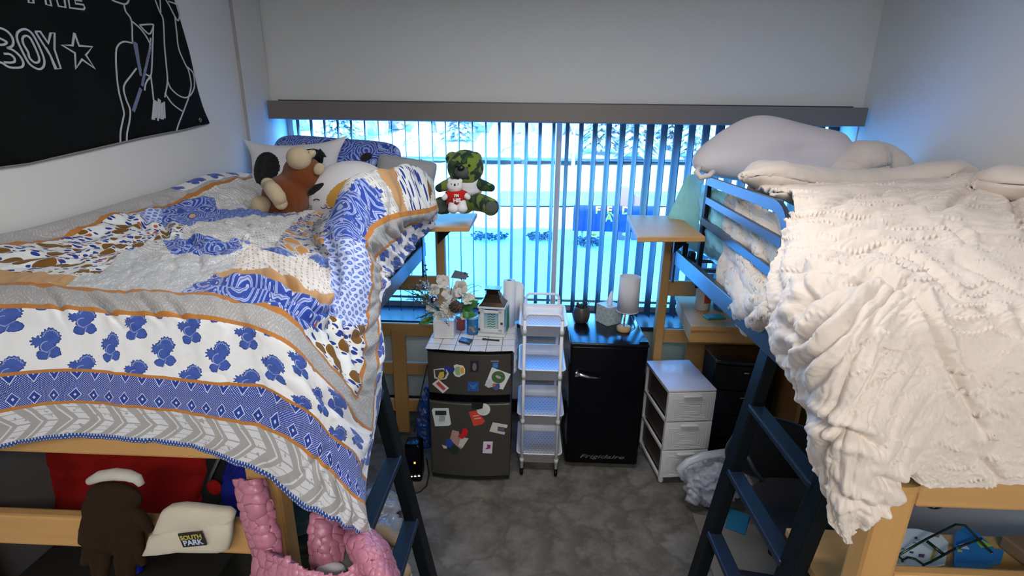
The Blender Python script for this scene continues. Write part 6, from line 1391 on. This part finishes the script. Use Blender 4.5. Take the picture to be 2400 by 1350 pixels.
ell = lambda cx, cy, rx, ry, a0=0, a1=360, n=26, rot=0: [(cx+rx*math.cos(math.radians(t))*math.cos(rot)-ry*math.sin(math.radians(t))*math.sin(rot), cy+rx*math.cos(math.radians(t))*math.sin(rot)+ry*math.sin(math.radians(t))*math.cos(rot)) for t in np.linspace(a0, a1, n)]
# O: outer and inner outline
mo = MB(); pl(mo, [(102,290),(110,258),(140,235),(180,232),(225,262),(262,320),(300,400),(325,470),(322,520),(295,545),(255,540),(205,505),(170,450),(135,380),(112,330),(102,290)])
pl(mo, [(148,310),(158,290),(185,283),(215,305),(245,360),(275,430),(285,475),(268,495),(238,490),(205,455),(195,415),(175,380),(155,345),(148,310)])
my = MB(); pl(my, [(255,250),(295,248),(360,338),(380,262),(415,258),(412,390),(462,542),(415,545),(378,440),(255,250)], smooth=False); pl(my, [(296,252),(362,345),(382,268)], smooth=False); pl(my, [(340,375),(372,430),(425,540)])
mb_ = MB(); pl(mb_, [(-60,215),(0,232),(45,265),(72,310),(72,355),(45,375),(25,378)]); pl(mb_, [(-40,300),(0,318),(22,335),(0,352),(-40,355)]); pl(mb_, [(25,378),(70,395),(115,430),(145,470),(155,510),(130,533),(45,532),(-10,500),(-60,470),(-75,340),(-90,215),(-60,212)]); pl(mb_, [(0,425),(45,428),(80,455),(85,485),(55,495),(0,492)])
for mm in (mb_, mo, my): obj('letter', mm, ink, flag)
ms = MB(); pl(ms, [(568,262),(607,362),(712,370),(660,435),(733,542),(630,470),(583,542),(575,420),(470,355),(555,360),(568,262)], .0055, smooth=False); obj('star', ms, ink, flag)
for pts in ([(190,-60),(205,20),(245,22),(232,-60)], [(330,-60),(348,36),(388,45),(372,-20),(425,-12),(442,48),(497,58),(480,-60)], [(510,-60),(530,62),(640,75),(648,62),(640,38),(575,28),(570,0),(625,6)]):
    m = MB(); pl(m, pts, smooth=False); obj('letter', m, ink, flag)
md = MB()
for pts in ([(865,0),(900,15),(960,32),(985,25),(1000,0)], [(960,35),(975,90),(1020,165),(1030,330)], [(1020,165),(1090,225),(1140,290),(1170,345)], [(1030,340),(960,330),(915,360),(900,420),(905,560),(925,720),(965,880),(960,940),(940,1040),(938,1138)],
 [(1065,540),(1020,600),(975,660),(965,710),(985,790),(1015,870),(1010,960),(992,1050),(988,1128)], [(1085,198),(1180,192),(1195,205),(1170,265),(1140,255),(1085,198)], [(1195,205),(1190,400),(1185,570),(1170,600),(1140,585),(1130,560),(1160,450),(1175,300)],
 [(1210,0),(1245,90),(1275,160),(1285,350),(1300,500),(1312,640),(1290,770)], [(1250,0),(1255,100)], [(1312,640),(1340,700),(1400,755),(1460,772),(1500,745),(1525,690),(1525,620),(1510,570),(1470,530)], [(1470,530),(1490,600),(1500,680),(1480,770)],
 [(1300,0),(1330,50),(1370,130),(1395,162),(1405,110),(1385,40),(1320,10)], [(1370,130),(1385,260),(1400,380),(1440,480),(1470,540)], [(1290,735),(1340,810),(1385,850),(1430,880)], [(1480,775),(1440,880),(1400,980),(1380,1045)],
 [(1180,600),(1190,690),(1200,790)], [(1175,600),(1140,660),(1130,715)], [(1145,640),(1170,620),(1180,600)]): pl(md, pts, .0042)
obj('figure_drawing', md, ink, flag)
mf_ = MB()
for a, b, r in (((1045,330),(1095,560),.011), ((1060,340),(1100,600),.008), ((1040,880),(1100,700),.010), ((1110,680),(1180,340),.008), ((1055,850),(1090,720),.008)): pl(mf_, [a, ((a[0]+b[0])/2, (a[1]+b[1])/2), b], r)
obj('shaded_stroke', mf_, mat('blue_grey_print', (.16,.19,.30), .8), flag)
mf_ = MB(); r = random.Random(3)
for x0, x1 in ((1205,1190),(1215,1205),(1228,1218),(1240,1235),(1252,1246),(1262,1262),(1272,1275),(1284,1290)): pl(mf_, [(x0, 800+r.uniform(-20,20)), ((x0+x1)/2, 880), (x1, 940+r.uniform(-10,20))], .0055)
obj('tassel', mf_, ink, flag)
# ------------------------------------------------------------------ things hung on and under the left bed
gb = fabric('dark_brown_knit', (.022,.010,.004), sc=300, bs=.5, sheen=0); fl_ = fabric('cream_fleece', (.50,.47,.42), sc=200, bs=.8)
gt2 = thing('glove_pair', 'dark brown gloves with cream fleece cuffs hanging over the lower foot rail', 'gloves', (-1.07, 1.03, 1.15))
Yg = 1.03; m = MB()
def gp_(x, y, d=Yg): return aY(x, y, d)
m.ell(gp_(268,1165), (.072,.022,.045)); m.ell(gp_(265,1215), (.080,.026,.09)); m.ell(gp_(236,1255), (.050,.026,.060)); m.ell(gp_(292,1260), (.052,.026,.058))
for x0, y0, x1, y1, r0 in ((212,1270,200,1318,.0145),(232,1280,224,1340,.0150),(250,1285,243,1352,.0150),(282,1290,284,1350,.0150),(303,1280,308,1344,.0148),(324,1265,334,1318,.0140),(322,1200,350,1240,.0145),(206,1215,194,1268,.0145)):
    m.tube([gp_(x0, y0), gp_((x0+x1)/2, (y0+y1)/2, Yg-.006), gp_(x1, y1)], [r0, r0, r0*.8], 12).ell(gp_(x1, y1), (r0*.8,)*3)
blobby('gloves', m, gb, gt2, .005, 2)
obj('cuff', MB().tube([gp_(210,1128), gp_(235,1116), gp_(270,1111), gp_(300,1114), gp_(322,1122), gp_(332,1136)], [.010,.014,.015,.014,.012,.008], 12), fl_, gt2)
# knitted hat with a sewn patch
kn = fabric('oatmeal_knit', (.56,.50,.40), sc=420, bs=.5); Yh = 1.035
hat = thing('knit_hat', 'oatmeal knit hat with a dark lettered patch resting on the lower foot rail', 'hat', tuple(aY(450, 1240, Yh)))
OUTH = [(382,1195),(400,1184),(430,1180),(470,1184),(510,1189),(540,1192),(552,1202),(546,1225),(544,1262),(540,1283),(520,1290),(470,1290),(420,1289),(370,1296),(334,1297),(345,1280),(350,1260),(358,1253),(372,1218)]
def puffy(outline, cpx, Yd, depth, K=8, bend=0):
    P_ = [aY(x, y, Yd) for x, y in outline]; c_ = aY(cpx[0], cpx[1], Yd); n = len(P_); vs = []; fs = []
    for sgn in (-1, 1):
        for k in range(K+1):
            t = k/K; f = math.cos(t*PI/2)**.6 if k < K else 0.0
            for p in P_: q = c_+(p-c_)*f; vs.append(W(q.x, Yd+sgn*depth*math.sin(t*PI/2)**.6, q.z))
    for s_i in range(2):
        o_ = s_i*(K+1)*n
        for k in range(K):
            for j in range(n): fs.append((o_+k*n+j, o_+k*n+(j+1) % n, o_+(k+1)*n+(j+1) % n, o_+(k+1)*n+j))
    me = MB().add(vs, fs, 0, True).mesh('p'); b = bmesh.new(); b.from_mesh(me); bmesh.ops.remove_doubles(b, verts=b.verts, dist=1e-4); b.to_mesh(me); b.free(); return me
obj('crown', puffy(OUTH, (450,1240), Yh, .022), kn, hat)
obj('cuff', puffy([(352,1254),(400,1238),(470,1229),(544,1222),(543,1262),(540,1282),(520,1289),(470,1289),(420,1288),(370,1295),(336,1297),(346,1278)], (450,1262), Yh-.012, .020), kn, hat)
ux = (aY(480,1250,1)-aY(420,1256,1)).normalized(); pc = aY(451, 1264, Yh-.040); PM = frame_M(pc, ux, (0,0,1))
pt_ = obj('patch', MB().box((0,0,0), (.063,.042,.003), .001, M=PM), mat('patch_black', (.008,.008,.008), .7), hat)
obj('lettering', text_mesh('SOUTH', .0175, PM @ Matrix.Translation((0,.0075,.002)), .0005, .0004, sx=.98), mat('yellow_thread', (.42,.36,.05), .7), pt_)
obj('lettering', text_mesh('PARK', .0215, PM @ Matrix.Translation((0,-.0085,.002)), .0005, .0005, sx=.98), mat('pale_blue_thread', (.45,.50,.68), .7), pt_)
# red jacket, dark rucksack and blue shirt hanging behind the rail
def drape(name, label, cat, pts, m_, seed, folds=(), amp=.02, du=.012):
    net = [[aY(x, y, d) for x, y, d in r] for r in pts]; nr, nc = len(net), len(net[0]); G, U, V = puff('x', net, [i*.16 for i in range(nc)], [i*.14 for i in range(nr)], list(folds), du, seed, 0, amp)
    me = grid_mesh(name, G, U, V); o = link(name, me, m_); tag(o, label, cat); s = o.modifiers.new('t','SOLIDIFY'); s.thickness = .012; return o
redm = fabric('red_fleece', (.26,.005,.003), sheen=0)
drape('red_jacket', 'red fleece jacket hanging under the left bed behind the foot rail', 'jacket', [
 [(100,1000,1.50),(220,1010,1.46),(350,1020,1.45),(470,1030,1.46),(520,1035,1.50)], [(104,1080,1.46),(220,1085,1.42),(350,1090,1.40),(460,1095,1.42),(505,1100,1.46)], [(103,1150,1.44),(220,1155,1.40),(350,1160,1.38),(440,1165,1.40),(480,1170,1.44)],
 [(102,1215,1.43),(220,1220,1.40),(340,1225,1.38),(420,1235,1.40),(450,1240,1.43)], [(110,1262,1.44),(220,1270,1.41),(330,1275,1.40),(400,1280,1.41),(430,1282,1.44)]], redm, 5, [([(400,1085),(350,1120),(320,1160)], 7, .02), ([(200,1060),(230,1140),(220,1220)], 12, .01)])
rk = thing('dark_rucksack', 'black and grey rucksack with red badge hanging under the left bed', 'rucksack', tuple(aY(520, 1050, 1.42))); m = MB()
for x, y, rx, rz in ((520,1085,.05,.09),(505,1135,.06,.09),(500,1180,.07,.07)): m.ell(aY(x, y, 1.44), (rx,.04,rz))
blobby('body', m, fabric('charcoal_nylon', (.012,.014,.016), sheen=0), rk, .008, 3); obj('badge', MB().ell(aY(502,1142,1.39), (.026,.010,.030)), redm, rk)
obj('strap', MB().tube([aY(530,1040,1.42), aY(510,1080,1.39), aY(490,1125,1.385)], .010, 8, sx=.4), mat('strap_grey', (.10,.12,.12), .6), rk)
blu = fabric('royal_blue_cotton', (.008,.014,.22), sheen=0)
drape('blue_shirt', 'dark blue shirt hanging under the left bed next to the corner post', 'shirt', [[(540,1080,1.38),(575,1090,1.36),(612,1100,1.38)], [(532,1140,1.36),(572,1150,1.33),(615,1160,1.36)], [(520,1200,1.35),(565,1210,1.32),(615,1220,1.35)], [(510,1262,1.36),(560,1270,1.34),(615,1280,1.37)]], blu, 8, amp=.02)
dr_ = thing('low_dresser', 'dark low dresser under the left bed carrying folded clothes', 'dresser', (-1.15, 1.62, 0)); dkw = wood('dark_wood', (.022,.022,.020), 0)
obj('body', MB().box((-1.15, 1.62, .31), (.86,.46,.60), .008), dkw, dr_)
for z in (.12,.31,.50):
    d_ = obj('drawer', MB().box((-1.15, 1.385, z), (.82,.02,.17), .004), dkw, dr_); obj('knob', MB().ell((-1.15,1.37,z), (.014,.012,.014), n=12), M['black'], d_)
def heap(name, label, c, r, m_, seed, cat='clothes', rot=(0,0,0)):
    t = thing(name, label, cat, (c[0], c[1], c[2]-r[2])); crumple('fabric', MB().ell(c, r, rot, n=24, e=.8), m_, t, .012, .05, 9, seed); return t
heap('teal_sweater', 'crumpled dark teal sweater on the low dresser', (-.92,1.50,.70), (.19,.16,.075), fabric('dark_teal', (.008,.035,.05)), 4)
heap('navy_shirt', 'crumpled dark blue shirt on the low dresser left of the teal sweater', (-1.20,1.52,.69), (.16,.15,.065), fabric('deep_navy', (.006,.008,.06)), 9)
tag(obj('white_paper', MB().prism([(-1.24,1.17),(-1.12,1.15),(-1.06,1.25),(-1.20,1.28)], 0, .004, M=Matrix.Translation((.06,0,.82)) @ Matrix.Rotation(.0, 4, 'X')), mat('white_sheet', (.5,.5,.58), .8)), 'white paper sticking up below the brown gloves', 'paper')
tag(obj('blue_bottle', MB().lathe([(.016,0),(.018,.004),(.018,.14),(.010,.16),(.010,.18)], (-1.19,1.20,.68), 20), mat('blue_glass', (.01,.02,.35), .2)), 'small dark blue bottle under the brown gloves', 'bottle')
tag(obj('purple_figure', MB().ell((-1.27,1.22,.80), (.055,.04,.045), n=16), mat('dusky_skin', (.20,.11,.10), .6)), 'dusky rounded ornament left of the blue bottle', 'ornament')
tag(obj('storage_shelf', MB().box((-1.24, 1.22, .665), (.60,.16,.02), .004).box((-1.50,1.22,.33),(.02,.15,.66)).box((-.96,1.22,.33),(.02,.15,.66)), dkw), 'dark narrow shelf under the foot rail of the left bed', 'shelf')
tag(obj('shade_board', MB().box((-1.642, 1.72, .58), (.014,1.15,1.14), .003), mat('shade_grey', (.10,.10,.10), .8)), 'added dark board standing in for shade on the left wall under the bed', 'board')  # dark board added to give the wall under the bed its shade
# ------------------------------------------------------------------ pink quilted bag hanging on the corner post
pkm = mat('pink_puffer', (.42,.15,.22), .38, bump=lambda: tex_noise(objc(), 55, 3), bumps=.4, bdist=.006, spec=.5)
pg = thing('pink_tote_bag', 'pink bubble-quilted tote bag hanging on the left corner post', 'bag', tuple(aY(640, 1120, 1.02)))
def bubbles(a, b, seed, s=80.0, amp=.0065):
    return amp*1.25*np.sqrt(np.clip(1-(worley(a/.021, b/.021, seed)/.72)**2, 0, 1))
def bsheet(net, us, vs, du=.0028, th=.012):
    G, U, V = sheet(net, us, vs, du); N = grid_normals(G); q = (CAM-Vector(G.reshape(-1,3).mean(0))).normalized()
    if (N.reshape(-1,3)@np.array(q)).mean() < 0: N = -N
    uu, vv = np.meshgrid(U, V); G = G+N*(bubbles(uu, vv, 1)+.006*fbm(uu*9, vv*9, 3, 5))[..., None]; return G, U, V
def bobj(name, net, us, vs, mats, th=.010):
    G, U, V = bsheet(net, us, vs); me = grid_mesh(name, G, U, V); o = link(name, me, mats, pg); me.transform(wmat(pg).inverted()); s = o.modifiers.new('t','SOLIDIFY'); s.thickness = th; return o
a = lambda x, y, d: aY(x, y, d)
# strap in front of the post
bobj('strap', [[a(562,1118,1.02),a(590,1124,1.0),a(616,1128,1.02)], [a(574,1170,1.0),a(600,1172,.98),a(628,1172,1.0)], [a(588,1230,.99),a(614,1230,.97),a(642,1228,.99)], [a(600,1290,.97),a(628,1288,.955),a(655,1284,.97)], [a(608,1345,.96),a(640,1342,.94),a(672,1335,.96)]], [0,.045,.09], [0,.06,.13,.20,.27], pkm)
bobj('strap', [[a(752,1172,1.10),a(780,1185,1.09),a(812,1205,1.10)], [a(736,1200,1.06),a(762,1218,1.05),a(800,1240,1.07)], [a(732,1240,1.03),a(760,1256,1.02),a(800,1270,1.04)], [a(735,1290,1.01),a(762,1300,1.0),a(800,1302,1.02)], [a(738,1340,1.0),a(765,1344,.99),a(800,1346,1.01)]], [0,.05,.10], [0,.05,.10,.16,.21], pkm)
bobj('front_panel', [[a(612,1278,.965),a(650,1296,.93),a(690,1312,.915),a(730,1338,.91),a(775,1346,.91),a(815,1338,.92),a(836,1310,.94)], [a(606,1330,.96),a(650,1340,.92),a(690,1352,.90),a(730,1370,.895),a(775,1378,.895),a(820,1370,.905),a(850,1340,.93)],
 [a(600,1400,.96),a(650,1410,.91),a(690,1420,.885),a(730,1430,.88),a(775,1440,.88),a(830,1430,.89),a(870,1400,.92)], [a(600,1500,.96),a(650,1510,.92),a(690,1520,.90),a(730,1530,.89),a(775,1530,.89),a(840,1520,.90),a(890,1480,.93)]], [0,.07,.14,.22,.30,.37,.42], [0,.05,.13,.24], pkm)
bobj('side_panel', [[a(790,1205,1.14),a(815,1215,1.10),a(850,1240,1.08),a(872,1262,1.10)], [a(800,1230,1.08),a(835,1248,1.02),a(872,1270,1.0),a(895,1290,1.04)], [a(815,1262,1.0),a(850,1280,.96),a(885,1300,.95),a(908,1318,1.0)],
 [a(834,1305,.95),a(865,1318,.92),a(895,1335,.92),a(918,1350,.97)], [a(850,1345,.93),a(880,1358,.90),a(910,1375,.90),a(932,1390,.95)], [a(880,1480,.93),a(905,1490,.91),a(930,1500,.91),a(950,1510,.95)]], [0,.06,.13,.19], [0,.06,.12,.18,.24,.36], pkm)
lin = fabric('grey_lining', (.13,.125,.12))
net = [[a(760,1240,1.09),a(790,1250,1.08),a(815,1262,1.06)], [a(770,1275,1.06),a(800,1290,1.04),a(826,1296,1.02)], [a(745,1330,1.02),a(790,1335,1.0),a(832,1318,.98)], [a(735,1380,1.0),a(785,1390,.98),a(840,1370,.96)]]
G, U, V = sheet(net, [0,.05,.1], [0,.05,.11,.17], .008); me = grid_mesh('lining', G, U, V); o = link('lining', me, lin, pg); me.transform(wmat(pg).inverted()); s = o.modifiers.new('t','SOLIDIFY'); s.thickness = .004
obj('tissue_inside', MB().ell(a(775,1342,.97), (.040,.03,.018), n=14), paper, pg)
obj('zip_pull', MB().box(a(738,1310,1.0), (.012,.010,.03), .002), M['chrome'], pg)
# ------------------------------------------------------------------ camera
cd = bpy.data.cameras.new('camera'); co = bpy.data.objects.new('camera', cd); C.objects.link(co)
cd.sensor_width = 36; cd.lens = 36*FPX/2400; cd.clip_start = .02; cd.clip_end = 300
co.matrix_world = Matrix(((RT.x, UP.x, -FW.x, CAM.x), (RT.y, UP.y, -FW.y, CAM.y), (RT.z, UP.z, -FW.z, CAM.z), (0,0,0,1)))
sc = bpy.context.scene; sc.camera = co
sc.view_settings.view_transform = 'Standard'; sc.view_settings.look = 'None'; sc.view_settings.exposure = 0.5; sc.view_settings.gamma = 1.0
sc.view_settings.use_curve_mapping = False
sc.cycles.max_bounces = 8; sc.cycles.diffuse_bounces = 4; sc.cycles.transparent_max_bounces = 16; sc.cycles.sample_clamp_indirect = 6
sc.cycles.use_denoising = True; sc.cycles.use_adaptive_sampling = True; sc.cycles.adaptive_threshold = .035
